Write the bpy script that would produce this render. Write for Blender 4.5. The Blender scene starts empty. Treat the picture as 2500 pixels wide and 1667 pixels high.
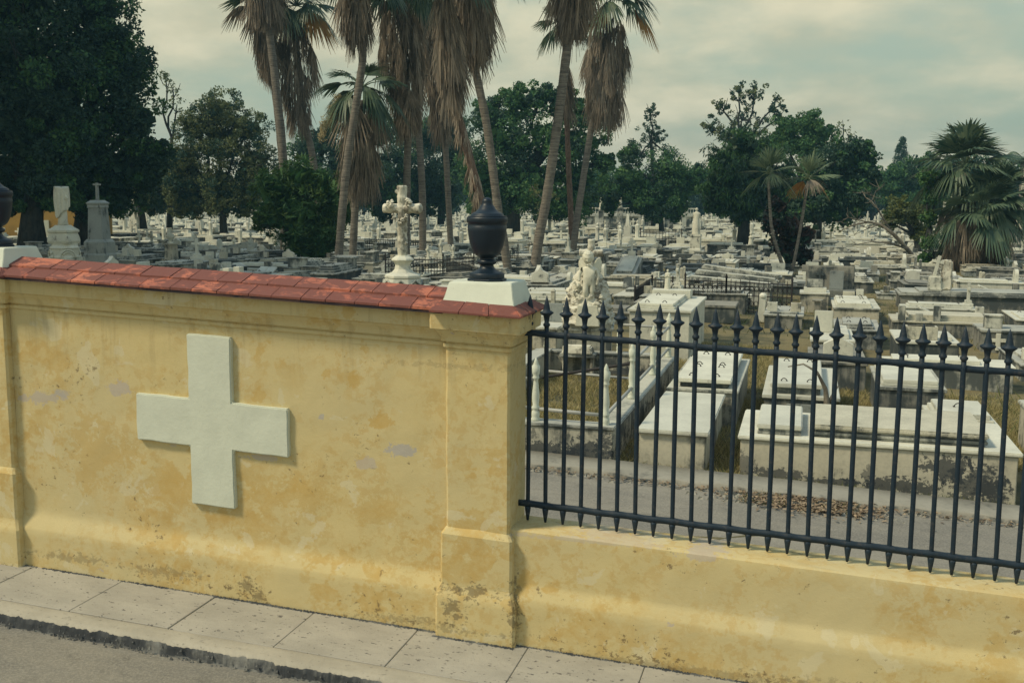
import bpy, bmesh, math, random
import numpy as np
from mathutils import Vector, Matrix, noise as mnoise
scn = bpy.context.scene
COL = scn.collection
PI = math.pi
# ---------------------------------------------------------------- camera geometry (x runs along the wall, y into the cemetery)
F, T, R, YW, S = 2554.2, .1351, -.0061, .2721, -.0395
CU, CV, CH = 1.8594, -6.6108, 3.0348
cd = bpy.data.cameras.new('camera'); cam = bpy.data.objects.new('camera', cd); COL.objects.link(cam)
cd.sensor_width = 36; cd.lens = F/2500*36; cd.clip_start = .05; cd.clip_end = 3000
cam.location = (CU, CV, CH)
fw = Vector((-math.sin(YW)*math.cos(T), math.cos(YW)*math.cos(T), -math.sin(T)))
rt = Vector((math.cos(YW), math.sin(YW), 0)); up = rt.cross(fw)
r2 = rt*math.cos(R) - up*math.sin(R); u2 = rt*math.sin(R) + up*math.cos(R)
cam.matrix_world = Matrix(((r2.x, u2.x, -fw.x, CU), (r2.y, u2.y, -fw.y, CV), (r2.z, u2.z, -fw.z, CH), (0, 0, 0, 1)))
scn.camera = cam
scn.view_settings.view_transform = 'Standard'; scn.view_settings.look = 'None'
scn.view_settings.exposure = 0.10; scn.view_settings.gamma = 1
# ---------------------------------------------------------------- sun and sky
SUN = Vector((-.53, -.37, .76)).normalized()
sl = bpy.data.lights.new('sun', 'SUN'); sl.energy = 3.1; sl.angle = math.radians(9); sl.color = (1, .86, .60)
so = bpy.data.objects.new('sun', sl); COL.objects.link(so); so.rotation_euler = SUN.to_track_quat('Z', 'Y').to_euler()
wd = bpy.data.worlds.new('World'); scn.world = wd; wd.use_nodes = True
# ---------------------------------------------------------------- node helper
class N:
    def __init__(s, tree): s.t = tree; s.n = tree.nodes; s.l = tree.links
    def add(s, typ, ins=None, **kw):
        n = s.n.new(typ)
        for k, v in kw.items(): setattr(n, k, v)
        for k, v in (ins or {}).items(): s.set(n, k, v)
        return n
    def set(s, n, k, v):
        i = n.inputs[k]
        if hasattr(v, 'is_output') or isinstance(v, bpy.types.NodeSocket): s.l.new(v, i)
        else: i.default_value = v
    def noise(s, vec, scale, detail=4, rough=.55, dist=0):
        return s.add('ShaderNodeTexNoise', {'Vector': vec, 'Scale': scale, 'Detail': detail, 'Roughness': rough, 'Distortion': dist}).outputs['Fac']
    def ramp(s, fac, a, b, c0=(0, 0, 0, 1), c1=(1, 1, 1, 1)):
        n = s.add('ShaderNodeMapRange', {'Value': fac, 'From Min': a, 'From Max': b}, interpolation_type='SMOOTHSTEP')
        return n.outputs['Result']
    def mix(s, fac, a, b, typ='MIX'):
        n = s.n.new('ShaderNodeMix'); n.data_type = 'RGBA'; n.blend_type = typ
        for idx, v in ((0, fac), (6, a), (7, b)):
            i = n.inputs[idx]
            if isinstance(v, bpy.types.NodeSocket): s.l.new(v, i)
            elif idx == 0: i.default_value = v
            else: i.default_value = (*v[:3], 1)
        return n.outputs[2]
    def math(s, op, a, b=0.0, c=0.0):
        n = s.n.new('ShaderNodeMath'); n.operation = op
        for i, v in enumerate((a, b, c)):
            if isinstance(v, bpy.types.NodeSocket): s.l.new(v, n.inputs[i])
            else: n.inputs[i].default_value = v
        return n.outputs[0]
    def scalev(s, vec, sc, loc=(0, 0, 0)):
        n = s.add('ShaderNodeMapping', {'Vector': vec}); n.inputs['Scale'].default_value = sc; n.inputs['Location'].default_value = loc
        return n.outputs[0]

w = N(wd.node_tree); wd.node_tree.nodes.clear()
wo = w.add('ShaderNodeOutputWorld'); bg = w.add('ShaderNodeBackground')
sky = w.add('ShaderNodeTexSky', sky_type='NISHITA'); sky.sun_disc = False
sky.sun_elevation = math.asin(SUN.z); sky.sun_rotation = math.atan2(SUN.x, SUN.y)
sky.air_density = 1.6; sky.dust_density = 2.5; sky.ozone_density = 1.5
tc = w.add('ShaderNodeTexCoord').outputs['Generated']
sep = w.add('ShaderNodeSeparateXYZ', {'Vector': tc})
# cloud layer seen in perspective: direction divided by its height
zz = w.math('ADD', w.math('MAXIMUM', sep.outputs['Z'], 0.0), .30)
cxy = w.add('ShaderNodeCombineXYZ', {'X': w.math('DIVIDE', sep.outputs['X'], zz), 'Y': w.math('DIVIDE', sep.outputs['Y'], zz), 'Z': sep.outputs['Z']}).outputs[0]
n1 = w.noise(w.scalev(cxy, (1, 1, 1), (3.4, 1.2, .3)), 1.15, 9, .55, .15)
n2 = w.noise(w.scalev(cxy, (1, 1, 1), (7.1, 2.2, 1.3)), 3.2, 7, .55, .1)
cover = w.ramp(w.math('ADD', w.math('MULTIPLY', n1, .75), w.math('MULTIPLY', n2, .25)), .36, .56)
blue = w.mix(.72, w.mix(1, sky.outputs[0], (.085, .105, .095), 'MULTIPLY'), (.42, .48, .365))
cl = w.mix(w.ramp(n2, .3, .7), (.53, .495, .335), (.76, .69, .475))
# overhead, out of the picture, the cloud is thinner and bluer

col = w.mix(w.math('MULTIPLY', cover, .92), blue, cl)
col = w.mix(w.math('MULTIPLY', w.ramp(sep.outputs['Z'], .27, .6), .85), col, (.27, .40, .52))
w.set(bg, 'Color', col); bg.inputs['Strength'].default_value = 1.06
w.l.new(bg.outputs[0], wo.inputs[0])
# ---------------------------------------------------------------- materials
def newmat(name):
    m = bpy.data.materials.new(name); m.use_nodes = True; n = N(m.node_tree); n.n.clear()
    out = n.add('ShaderNodeOutputMaterial'); b = n.add('ShaderNodeBsdfPrincipled'); n.l.new(b.outputs[0], out.inputs[0])
    b.inputs['Roughness'].default_value = .85; b.inputs['Specular IOR Level'].default_value = .25
    return m, n, b, out
def bump(n, b, h, dist=.01, st=.6):
    bn = n.add('ShaderNodeBump', {'Height': h, 'Distance': dist, 'Strength': st}); n.l.new(bn.outputs[0], b.inputs['Normal'])
def pos(n): return n.add('ShaderNodeNewGeometry').outputs['Position']
def nz(n):
    g = n.add('ShaderNodeNewGeometry'); return n.add('ShaderNodeSeparateXYZ', {'Vector': g.outputs['True Normal']}).outputs['Z']
def wear(n, p, c, L):
    sx_ = n.add('ShaderNodeSeparateXYZ', {'Vector': p}); px_, pz_ = sx_.outputs['X'], sx_.outputs['Z']; nn_ = n.math('ADD', n.math('MULTIPLY', n.noise(p, 7, 10, .72, .5), .6), n.math('MULTIPLY', n.noise(p, 26, 6, .7), .4)); sp = n.noise(n.scalev(p, (1, 1, 1.2), (1, 6, 3)), 17, 6, .75, .2)
    for (u_, z_, ru, rz, colr, st, ty) in L:
        e = n.math('POWER', n.math('MULTIPLY', n.math('SUBTRACT', px_, u_), 1/ru), 2.0); g2 = n.math('POWER', n.math('MULTIPLY', n.math('SUBTRACT', pz_, z_+S*u_), 1/rz), 2.0)
        d_ = n.math('SQRT', n.math('ADD', e, g2)); fr_ = n.ramp(n.math('ADD', d_, n.math('MULTIPLY', n.math('SUBTRACT', nn_ if ty == 0 else sp, .5), 6.0 if ty == 0 else 9.0)), 1.05 if ty == 0 else 1.0, .80 if ty == 0 else .55)
        c = n.mix(n.math('MULTIPLY', fr_, st), c, colr)
    return c
def stone(name, base, dark=(.035, .050, .058), side=.5, top=.25, vary=.3, rough=.8, grain=0, tint=None, marks=None):
    m, n, b, _ = newmat(name); p = pos(n)
    oi = n.add('ShaderNodeObjectInfo').outputs['Random']; ri = n.add('ShaderNodeNewGeometry').outputs['Random Per Island']
    rnd = n.math('MULTIPLY', n.math('ADD', oi, ri), .5)
    big = n.noise(p, 1.7, 5, .6); fine = n.noise(p, 9, 8, .7); streak = n.noise(n.scalev(p, (7, 7, .8)), 1, 7, .68)
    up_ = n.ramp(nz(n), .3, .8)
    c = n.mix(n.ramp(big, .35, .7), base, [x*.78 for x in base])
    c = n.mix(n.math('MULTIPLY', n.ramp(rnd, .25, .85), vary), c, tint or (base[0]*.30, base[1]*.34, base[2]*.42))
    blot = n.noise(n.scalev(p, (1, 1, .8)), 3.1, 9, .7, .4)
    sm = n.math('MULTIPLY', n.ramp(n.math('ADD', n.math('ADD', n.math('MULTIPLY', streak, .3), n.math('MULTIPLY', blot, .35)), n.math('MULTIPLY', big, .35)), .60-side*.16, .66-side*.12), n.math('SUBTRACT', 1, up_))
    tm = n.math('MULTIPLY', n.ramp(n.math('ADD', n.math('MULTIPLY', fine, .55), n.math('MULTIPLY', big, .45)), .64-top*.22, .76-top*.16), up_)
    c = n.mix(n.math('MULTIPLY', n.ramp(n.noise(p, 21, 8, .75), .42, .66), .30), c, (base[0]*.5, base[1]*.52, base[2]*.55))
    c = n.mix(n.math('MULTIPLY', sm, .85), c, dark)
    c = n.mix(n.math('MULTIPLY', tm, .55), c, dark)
    if grain:
        g = n.noise(p, 120, 3, .8); c = n.mix(n.math('MULTIPLY', n.ramp(g, .42, .6), grain), c, (.12, .12, .11))
    if marks: c = wear(n, p, c, marks)
    n.set(b, 'Base Color', c); b.inputs['Roughness'].default_value = rough
    bump(n, b, n.math('ADD', fine, n.math('MULTIPLY', streak, .5)), .012, .5)
    return m
M = {}
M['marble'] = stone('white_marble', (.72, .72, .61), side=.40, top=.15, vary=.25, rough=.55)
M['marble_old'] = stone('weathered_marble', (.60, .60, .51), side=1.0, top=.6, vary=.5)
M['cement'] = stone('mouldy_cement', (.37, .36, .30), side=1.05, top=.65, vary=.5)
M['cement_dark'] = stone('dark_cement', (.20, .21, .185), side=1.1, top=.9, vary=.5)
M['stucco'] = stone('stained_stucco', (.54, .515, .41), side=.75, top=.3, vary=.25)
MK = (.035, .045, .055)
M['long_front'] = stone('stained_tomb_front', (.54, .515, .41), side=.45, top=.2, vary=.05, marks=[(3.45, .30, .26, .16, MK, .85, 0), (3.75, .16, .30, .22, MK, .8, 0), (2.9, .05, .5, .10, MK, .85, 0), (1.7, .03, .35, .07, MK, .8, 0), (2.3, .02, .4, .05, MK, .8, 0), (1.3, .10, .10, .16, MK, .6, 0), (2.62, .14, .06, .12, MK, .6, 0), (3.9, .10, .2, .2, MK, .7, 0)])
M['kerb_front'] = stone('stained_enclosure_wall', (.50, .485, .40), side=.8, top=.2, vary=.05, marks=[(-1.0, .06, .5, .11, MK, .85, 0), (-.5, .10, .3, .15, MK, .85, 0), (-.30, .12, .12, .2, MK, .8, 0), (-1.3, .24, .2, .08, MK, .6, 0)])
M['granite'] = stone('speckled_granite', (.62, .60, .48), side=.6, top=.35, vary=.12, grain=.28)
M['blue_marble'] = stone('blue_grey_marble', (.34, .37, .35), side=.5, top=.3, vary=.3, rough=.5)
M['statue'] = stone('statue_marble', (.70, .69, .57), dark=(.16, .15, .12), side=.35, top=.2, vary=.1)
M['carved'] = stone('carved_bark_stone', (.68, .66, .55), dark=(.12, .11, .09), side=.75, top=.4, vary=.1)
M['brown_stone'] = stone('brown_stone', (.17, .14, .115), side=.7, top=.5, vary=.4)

GREY, LILAC, OCH, MLD = (.45, .40, .345), (.40, .38, .365), (.50, .34, .11), (.09, .07, .045)
WEAR = [(-3.74, 1.35, .20, .055, GREY, .8, 0), (-3.60, 1.40, .10, .03, LILAC, .6, 0), (-3.077, 1.484, .085, .055, GREY, .85, 0), (-1.406, 1.44, .028, .026, LILAC, .8, 0), (-1.06, 1.14, .075, .04, GREY, .7, 0), (-.80, 1.27, .10, .05, LILAC, .85, 0), (-1.888, 1.297-.21, .13, .025, GREY, .75, 0), (-2.62, 1.10, .05, .02, GREY, .6, 0),
        (-1.155, 2.209, .055, .05, OCH, .6, 0), (-1.15, 1.72, .05, .06, OCH, .7, 0), (-1.35, 1.75, .04, .05, OCH, .6, 0), (-1.9, 1.55, .05, .08, OCH, .6, 0), (-.95, 1.45, .09, .05, OCH, .7, 0), (-3.3, .95, .30, .25, OCH, .5, 0), (-2.7, .75, .22, .16, OCH, .5, 0), (-1.6, .85, .28, .12, OCH, .5, 0), (-3.6, 1.65, .12, .10, OCH, .4, 0), (-1.0, .80, .2, .10, OCH, .45, 0),
        (-.30, .345, .17, .05, MLD, 0.61, 1), (-.38, .22, .07, .10, MLD, 0.58, 1), (-2.0, .13, .06, .05, MLD, 0.55, 1), (-1.90, .05, .05, .05, MLD, 0.58, 1), (-2.7, .12, .25, .04, MLD, 0.36, 1), (-3.5, .12, .3, .035, MLD, 0.36, 1), (-.60, .06, .4, .03, MLD, 0.36, 1), (.05, .25, .03, .16, MLD, 0.58, 1), (.12, .42, .06, .10, OCH, .6, 0), (1.2, .02, 1.0, .03, MLD, 0.3, 1), (2.2, .06, .5, .05, MLD, 0.22, 1), (1.3, .79, .14, .03, GREY, .7, 0), (.5, .79, .5, .02, GREY, .5, 0), (-.36, 1.9, .5, .02, MLD, 0.22, 1)]
def plaster(name):
    m, n, b, _ = newmat(name); p = pos(n)
    big = n.noise(p, 2.7, 12, .68, .35); med = n.noise(n.scalev(p, (1, 1, 1.25), (5, 3, 1)), 7.5, 10, .66, .3); fine = n.noise(p, 24, 6, .7)
    low = n.noise(p, .8, 3, .5)
    c = n.mix(n.ramp(low, .3, .7), (.575, .475, .24), (.545, .468, .265))
    c = n.mix(n.math('MULTIPLY', n.ramp(fine, .35, .7), .14), c, (.66, .54, .30))
    sz = n.add('ShaderNodeSeparateXYZ', {'Vector': p}).outputs['Z']
    # ochre repaint blotches, most of them in the lower two thirds
    pm = n.math('ADD', n.math('MULTIPLY', big, .6), n.math('MULTIPLY', med, .4))
    pm = n.math('ADD', pm, n.math('MULTIPLY', n.ramp(sz, 2.3, .9), .035))
    c = n.mix(n.math('MULTIPLY', n.math('MULTIPLY', n.ramp(pm, .53, .56), n.math('ADD', .32, n.math('MULTIPLY', n.ramp(n.noise(p, 13, 7, .75), .35, .62), .42))), n.ramp(n.noise(n.scalev(p, (1, 1, 1), (1, 7, 2)), 1.1, 4, .5), .36, .62)), c, (.50, .34, .11))
    c = n.mix(n.math('MULTIPLY', n.math('MULTIPLY', n.ramp(n.noise(p, 13, 10, .74, .3), .50, .55), n.ramp(n.noise(n.scalev(p, (1, 1, 1), (5, 5, 8)), 1.6, 5, .6), .38, .56)), .44), c, (.49, .335, .12))
    pl = n.ramp(n.noise(n.scalev(p, (1, 1, 1), (9, 2, 4)), 3.4, 7, .6, .4), .60, .635)
    c = n.mix(n.math('MULTIPLY', pl, .6), c, (.60, .545, .37))
    # bare grey plaster scars
    gm = n.noise(n.scalev(p, (.75, 1, 1.5), (2.3, 8, 5.1)), 1.75, 7, .6, .3)
    c = n.mix(n.math('MULTIPLY', n.ramp(gm, .685, .70), .8), c, (.42, .37, .335))
    dr = n.noise(n.scalev(p, (11, 11, .9), (0, 0, 3)), 1, 6, .65)
    c = n.mix(n.math('MULTIPLY', n.math('MULTIPLY', n.ramp(dr, .52, .66), n.ramp(sz, 1.55, 2.1)), .30), c, (.30, .22, .11))
    # black mould specks near edges of wear
    sp = n.noise(n.scalev(p, (1, 1, 1.2), (1, 6, 3)), 17, 6, .75, .2); ar = n.noise(n.scalev(p, (1, 1, 1), (4, 1, 8)), 1.6, 4, .5)
    foot = n.math('MULTIPLY', n.ramp(n.math('ADD', sz, n.math('MULTIPLY', n.add('ShaderNodeSeparateXYZ', {'Vector': p}).outputs['X'], .0395)), .34, .0), .055)
    spm = n.math('ADD', n.math('ADD', n.math('MULTIPLY', sp, .7), n.math('MULTIPLY', ar, .3)), foot)
    c = n.mix(n.math('MULTIPLY', n.ramp(spm, .605, .64), .75), c, (.14, .10, .055))
    c = wear(n, p, c, WEAR)
    n.set(b, 'Base Color', c); b.inputs['Roughness'].default_value = .92
    bump(n, b, n.math('ADD', n.math('MULTIPLY', fine, .5), n.math('ADD', med, n.math('MULTIPLY', n.noise(p, 90, 3, .7), .25))), .007, .4)
    return m
M['plaster'] = plaster('yellow_plaster')
def whitewash(name, base=(.62, .655, .56)):
    m, n, b, _ = newmat(name); p = pos(n)
    a = n.noise(p, 6, 6, .6); g = n.noise(n.scalev(p, (1, 1, 1.6), (3, 1, 9)), 5.5, 9, .72, .6)
    c = n.mix(n.ramp(a, .3, .7), base, [x*.92 for x in base])
    c = n.mix(n.math('MULTIPLY', n.ramp(g, .66, .70), .5), c, (.34, .33, .27))
    n.set(b, 'Base Color', c); b.inputs['Roughness'].default_value = .8
    bump(n, b, n.math('ADD', n.noise(p, 30, 5, .6), n.math('MULTIPLY', n.noise(p, 110, 3, .7), .4)), .006, .4)
    return m
M['whitewash'] = whitewash('white_limewash')
def tilem():
    m, n, b, _ = newmat('red_painted_tile'); p = pos(n)
    a = n.noise(n.scalev(p, (1, 1.6, 1), (2, 1, 0)), 6.5, 10, .68, .5); f = n.noise(p, 40, 4, .7)
    ri = n.add('ShaderNodeNewGeometry').outputs['Random Per Island']
    c = n.mix(ri, (.49, .170, .105), (.37, .115, .078))
    c = n.mix(n.math('MULTIPLY', n.ramp(n.math('ADD', a, n.math('MULTIPLY', ri, .10)), .45, .54), .85), c, (.145, .058, .052))
    c = n.mix(n.math('MULTIPLY', n.ramp(n.noise(p, 30, 8, .75), .45, .68), .5), c, (.20, .09, .075))
    n.set(b, 'Base Color', c); b.inputs['Roughness'].default_value = .75; bump(n, b, n.math('ADD', f, a), .006, .5)
    return m
M['tile'] = tilem()
def iron(name, base, rough, metal=0.0, grime=(.12, .10, .08)):
    m, n, b, _ = newmat(name); p = pos(n)
    a = n.noise(p, 25, 6, .7)
    n.set(b, 'Base Color', n.mix(n.math('MULTIPLY', n.ramp(a, .5, .75), .35), base, grime))
    b.inputs['Roughness'].default_value = rough; b.inputs['Metallic'].default_value = metal; b.inputs['Specular IOR Level'].default_value = .35
    bump(n, b, a, .003, .5)
    return m
M['iron'] = iron('black_iron_paint', (.008, .022, .040), .6)
M['urn'] = iron('dark_bronze_paint', (.007, .017, .030), .42, 0, (.018, .026, .034))
M['rust'] = iron('rusted_iron', (.028, .026, .028), .8)
M['pipe'] = iron('grey_pipe', (.36, .37, .35), .5, 0, (.2, .15, .12))
def asphalt(name, a, b2, gr):
    m, n, b, _ = newmat(name); p = pos(n)
    big = n.noise(n.scalev(p, (.35, 1.4, 1)), 1.3, 6, .6); f = n.noise(p, 55, 5, .8); med = n.noise(p, 6, 6, .65)
    c = n.mix(n.ramp(big, .3, .7), a, b2)
    c = n.mix(n.math('MULTIPLY', n.ramp(med, .5, .72), .4), c, [x*.5 for x in a])
    c = n.mix(n.math('MULTIPLY', n.ramp(f, .45, .6), gr), c, [x*1.7 for x in b2])
    n.set(b, 'Base Color', c); b.inputs['Roughness'].default_value = .9; bump(n, b, f, .008, .7)
    return m
M['street'] = asphalt('worn_street', (.165, .16, .145), (.245, .228, .19), .35)
M['road'] = asphalt('grey_asphalt', (.165, .16, .145), (.25, .235, .20), .35)
def conc(name, base, spk=.5):
    m, n, b, _ = newmat(name); p = pos(n)
    a = n.noise(n.scalev(p, (1, 2, 1)), 2.2, 6, .6); f = n.noise(p, 38, 6, .75); s2 = n.noise(n.scalev(p, (1, 1.6, 1), (3, 3, 3)), 22, 3, .6)
    c = n.mix(n.ramp(a, .3, .7), base, [x*.8 for x in base])
    c = n.mix(n.math('MULTIPLY', n.ramp(f, .5, .7), .35), c, [x*.62 for x in base])
    c = n.mix(n.math('MULTIPLY', n.ramp(s2, .635, .665), spk), c, (.09, .085, .085))
    n.set(b, 'Base Color', c); b.inputs['Roughness'].default_value = .9; bump(n, b, f, .006, .6)
    return m
M['paving'] = conc('paving_concrete', (.40, .38, .33), .85)
M['kerb'] = conc('kerb_concrete', (.42, .39, .32), .4)
M['kerbdirt'] = stone('broken_kerb_stone', (.26, .26, .24), dark=(.018, .024, .034), side=1.15, top=.9, vary=.3)
M['inner_kerb'] = stone('old_kerb_concrete', (.36, .345, .29), side=.8, top=.5, vary=.2)
def soil(name, a, b2, c2):
    m, n, b, _ = newmat(name); p = pos(n)
    x = n.noise(p, .9, 6, .6); y = n.noise(p, 11, 8, .75); z = n.noise(p, 3, 5, .6)
    c = n.mix(n.ramp(x, .4, .62), a, b2); c = n.mix(n.math('MULTIPLY', n.ramp(z, .5, .7), .6), c, c2); c = n.mix(n.math('MULTIPLY', n.ramp(y, .45, .7), .5), c, [v*.4 for v in a])
    n.set(b, 'Base Color', c); b.inputs['Roughness'].default_value = .95; bump(n, b, y, .04, .9)
    return m
M['soil'] = soil('dry_ground', (.21, .18, .095), (.075, .08, .05), (.24, .195, .11))
def leaf(name, c0, c1, trans=.25, rough=.6, spread=(.15, .1, .02)):
    m = bpy.data.materials.new(name); m.use_nodes = True; n = N(m.node_tree); n.n.clear()
    out = n.add('ShaderNodeOutputMaterial')
    ri = n.add('ShaderNodeNewGeometry').outputs['Random Per Island']
    c = n.mix(ri, c0, c1)
    c = n.mix(n.math('MULTIPLY', n.ramp(n.noise(pos(n), .6, 4, .6), .45, .7), .5), c, c1)
    d = n.add('ShaderNodeBsdfPrincipled', {'Base Color': c, 'Roughness': rough}); d.inputs['Specular IOR Level'].default_value = .3
    t = n.add('ShaderNodeBsdfTranslucent', {'Color': c}); mx = n.add('ShaderNodeMixShader', {0: trans})
    n.l.new(d.outputs[0], mx.inputs[1]); n.l.new(t.outputs[0], mx.inputs[2]); n.l.new(mx.outputs[0], out.inputs[0])
    return m
M['leaf_dark'] = leaf('dark_leaves', (.018, .056, .044), (.060, .110, .065))
M['leaf_mid'] = leaf('green_leaves', (.028, .105, .048), (.10, .195, .06))
M['leaf_olive'] = leaf('olive_leaves', (.055, .095, .05), (.19, .215, .085))
M['leaf_bright'] = leaf('fresh_leaves', (.03, .075, .02), (.07, .13, .03))
M['leaf_yellow'] = leaf('yellow_green_leaves', (.06, .09, .025), (.13, .15, .04))
M['leaf_red'] = leaf('dark_red_green_leaves', (.010, .030, .034), (.06, .035, .03))
M['frond'] = leaf('palm_frond', (.030, .070, .048), (.12, .165, .095), .2, .45)
M['frond_pale'] = leaf('pale_palm_frond', (.07, .12, .075), (.20, .25, .14), .25, .45)
M['dead'] = leaf('dead_frond', (.12, .10, .08), (.34, .285, .22), .12, .8)
M['orange'] = leaf('orange_frond', (.30, .13, .035), (.40, .24, .07), .2, .7)
M['cream'] = leaf('cream_flowers', (.40, .33, .18), (.52, .46, .28), .2, .8)
M['dry'] = leaf('dry_grass', (.26, .22, .09), (.50, .43, .22), .3, .9)
M['greengrass'] = leaf('green_grass', (.05, .085, .025), (.16, .17, .06), .25, .9)
M['litter'] = leaf('fallen_leaves', (.13, .09, .06), (.36, .28, .19), .1, .9)
def bark(name, a, b2, sc=(3, 3, 14)):
    m, n, b, _ = newmat(name); p = pos(n)
    r = n.noise(n.scalev(p, sc), 1.2, 8, .72, .6); q = n.noise(p, 5, 6, .7)
    c = n.mix(n.ramp(r, .35, .65), a, b2); c = n.mix(n.math('MULTIPLY', n.ramp(q, .5, .7), .5), c, [v*.5 for v in a])
    n.set(b, 'Base Color', c); b.inputs['Roughness'].default_value = .9; bump(n, b, n.math('ADD', r, q), .04, .8)
    return m
M['palm_trunk'] = bark('palm_trunk', (.105, .095, .085), (.27, .245, .205), (1.5, 1.5, 22))
M['palm_trunk_red'] = bark('reddish_palm_trunk', (.115, .075, .055), (.21, .15, .115), (6, 6, 5))
M['bark'] = bark('dark_bark', (.025, .030, .034), (.06, .062, .055), (7, 7, 1.5))
M['bark_pale'] = bark('pale_bark', (.14, .125, .10), (.24, .22, .18), (6, 6, 2))
M['ochre'] = stone('ochre_wall', (.42, .27, .08), dark=(.2, .12, .04), side=.4, top=.2, vary=.05)
M['flower'] = leaf('red_flowers', (.25, .05, .03), (.35, .12, .06))
# ---------------------------------------------------------------- geometry helpers
def tag(o, label=None, cat=None, group=None, kind=None):
    if label: o['label'] = label
    if cat: o['category'] = cat
    if group: o['group'] = group
    if kind: o['kind'] = kind
    return o
def empty(name, loc, rz=0, label=None, cat=None, group=None):
    o = bpy.data.objects.new(name, None); o.empty_display_size = .2; COL.objects.link(o); o.location = loc; o.rotation_euler = (0, 0, rz)
    return tag(o, label, cat, group)
class MB:
    def __init__(s): s.v = []; s.f = []
    def add(s, vs, fs):
        k = len(s.v); s.v += [tuple(a) for a in vs]; s.f += [tuple(i+k for i in f) for f in fs]; return s
    def box(s, x0, x1, y0, y1, z0, z1, tx=0, ty=0, M4=None):
        vs = [(x0, y0, z0), (x1, y0, z0), (x1, y1, z0), (x0, y1, z0), (x0+tx, y0+ty, z1), (x1-tx, y0+ty, z1), (x1-tx, y1-ty, z1), (x0+tx, y1-ty, z1)]
        if M4 is not None: vs = [M4 @ Vector(a) for a in vs]
        return s.add(vs, [(3, 2, 1, 0), (4, 5, 6, 7), (0, 1, 5, 4), (1, 2, 6, 5), (2, 3, 7, 6), (3, 0, 4, 7)])
    def lathe(s, prof, n=16, c=(0, 0, 0), sq=None, rot=0):
        vs = []; m = len(prof)
        for (r, z) in prof:
            for j in range(n):
                a = 2*PI*j/n + rot; vs.append((c[0]+r*math.cos(a), c[1]+r*math.sin(a), c[2]+z))
        fs = [(i*n+j, i*n+(j+1) % n, (i+1)*n+(j+1) % n, (i+1)*n+j) for i in range(m-1) for j in range(n)]
        fs.append(tuple(range(n-1, -1, -1))); fs.append(tuple((m-1)*n+j for j in range(n)))
        return s.add(vs, fs)
    def tube(s, pts, rad, n=8, cap=True):
        pts = [Vector(p) for p in pts]; vs = []; m = len(pts)
        if not hasattr(rad, '__len__'): rad = [rad]*m
        for i, p in enumerate(pts):
            d = (pts[min(i+1, m-1)]-pts[max(i-1, 0)]).normalized()
            a = d.cross(Vector((0, 0, 1))) if abs(d.z) < .9 else d.cross(Vector((0, 1, 0)))
            a.normalize(); b = d.cross(a)
            for j in range(n):
                t = 2*PI*j/n; vs.append(p + (a*math.cos(t)+b*math.sin(t))*rad[i])
        fs = [(i*n+j, i*n+(j+1) % n, (i+1)*n+(j+1) % n, (i+1)*n+j) for i in range(m-1) for j in range(n)]
        if cap: fs.append(tuple(range(n-1, -1, -1))); fs.append(tuple((m-1)*n+j for j in range(n)))
        return s.add(vs, fs)
    def prism(s, poly, y0, y1, M4=None):
        k = len(poly); vs = [(x, y0, z) for x, z in poly]+[(x, y1, z) for x, z in poly]
        if M4 is not None: vs = [M4 @ Vector(a) for a in vs]
        fs = [tuple(range(k)), tuple(range(2*k-1, k-1, -1))]+[(i, k+i, k+(i+1) % k, (i+1) % k) for i in range(k)]
        return s.add(vs, fs)
    def build(s, name, mat, parent=None, smooth=False, bevel=0, seg=2, loc=None):
        me = bpy.data.meshes.new(name); me.from_pydata(s.v, [], s.f); me.materials.append(mat)
        if smooth: me.polygons.foreach_set('use_smooth', [True]*len(me.polygons))
        if bevel == 0:
            bm = bmesh.new(); bm.from_mesh(me); bmesh.ops.recalc_face_normals(bm, faces=bm.faces); bm.to_mesh(me); bm.free()
        else:
            bm = bmesh.new(); bm.from_mesh(me); bmesh.ops.recalc_face_normals(bm, faces=bm.faces)
            bmesh.ops.bevel(bm, geom=[e for e in bm.edges], offset=bevel, segments=seg, affect='EDGES', clamp_overlap=True); bm.to_mesh(me); bm.free()
        o = bpy.data.objects.new(name, me); COL.objects.link(o)
        if parent: o.parent = parent
        if loc: o.location = loc
        return o
def npmesh(name, V, Q, mat, parent=None, tri=False):
    me = bpy.data.meshes.new(name); k = 3 if tri else 4
    me.vertices.add(len(V)); me.vertices.foreach_set('co', np.asarray(V, np.float32).ravel())
    Q = np.asarray(Q, np.int32); me.loops.add(Q.size); me.loops.foreach_set('vertex_index', Q.ravel())
    me.polygons.add(len(Q)); me.polygons.foreach_set('loop_start', np.arange(len(Q), dtype=np.int32)*k); me.polygons.foreach_set('loop_total', np.full(len(Q), k, np.int32))
    me.update(calc_edges=True); me.materials.append(mat)
    o = bpy.data.objects.new(name, me); COL.objects.link(o)
    if parent: o.parent = parent
    return o
def sst(a, b, x):
    t = min(1, max(0, (x-a)/(b-a))); return t*t*(3-2*t)
def gz(u, v): return S*max(-40, min(40, u))*(1-sst(8, 45, v))
def ray(x, y):
    a = x-1250; b = y-833.5
    X = (a*math.cos(R)+b*math.sin(R))/F; Zc = -(-a*math.sin(R)+b*math.cos(R))/F
    Y = math.cos(T)+Zc*math.sin(T); dz = -math.sin(T)+Zc*math.cos(T)
    return X*math.cos(YW)-Y*math.sin(YW), X*math.sin(YW)+Y*math.cos(YW), dz, Y
def W(x, y, D):
    du, dv, dz, Y = ray(x, y); t = D/Y; return Vector((CU+du*t, CV+dv*t, CH+dz*t))
def Q(x, y, D): return W(x*1.06293, y*1.06293, D)
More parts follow.
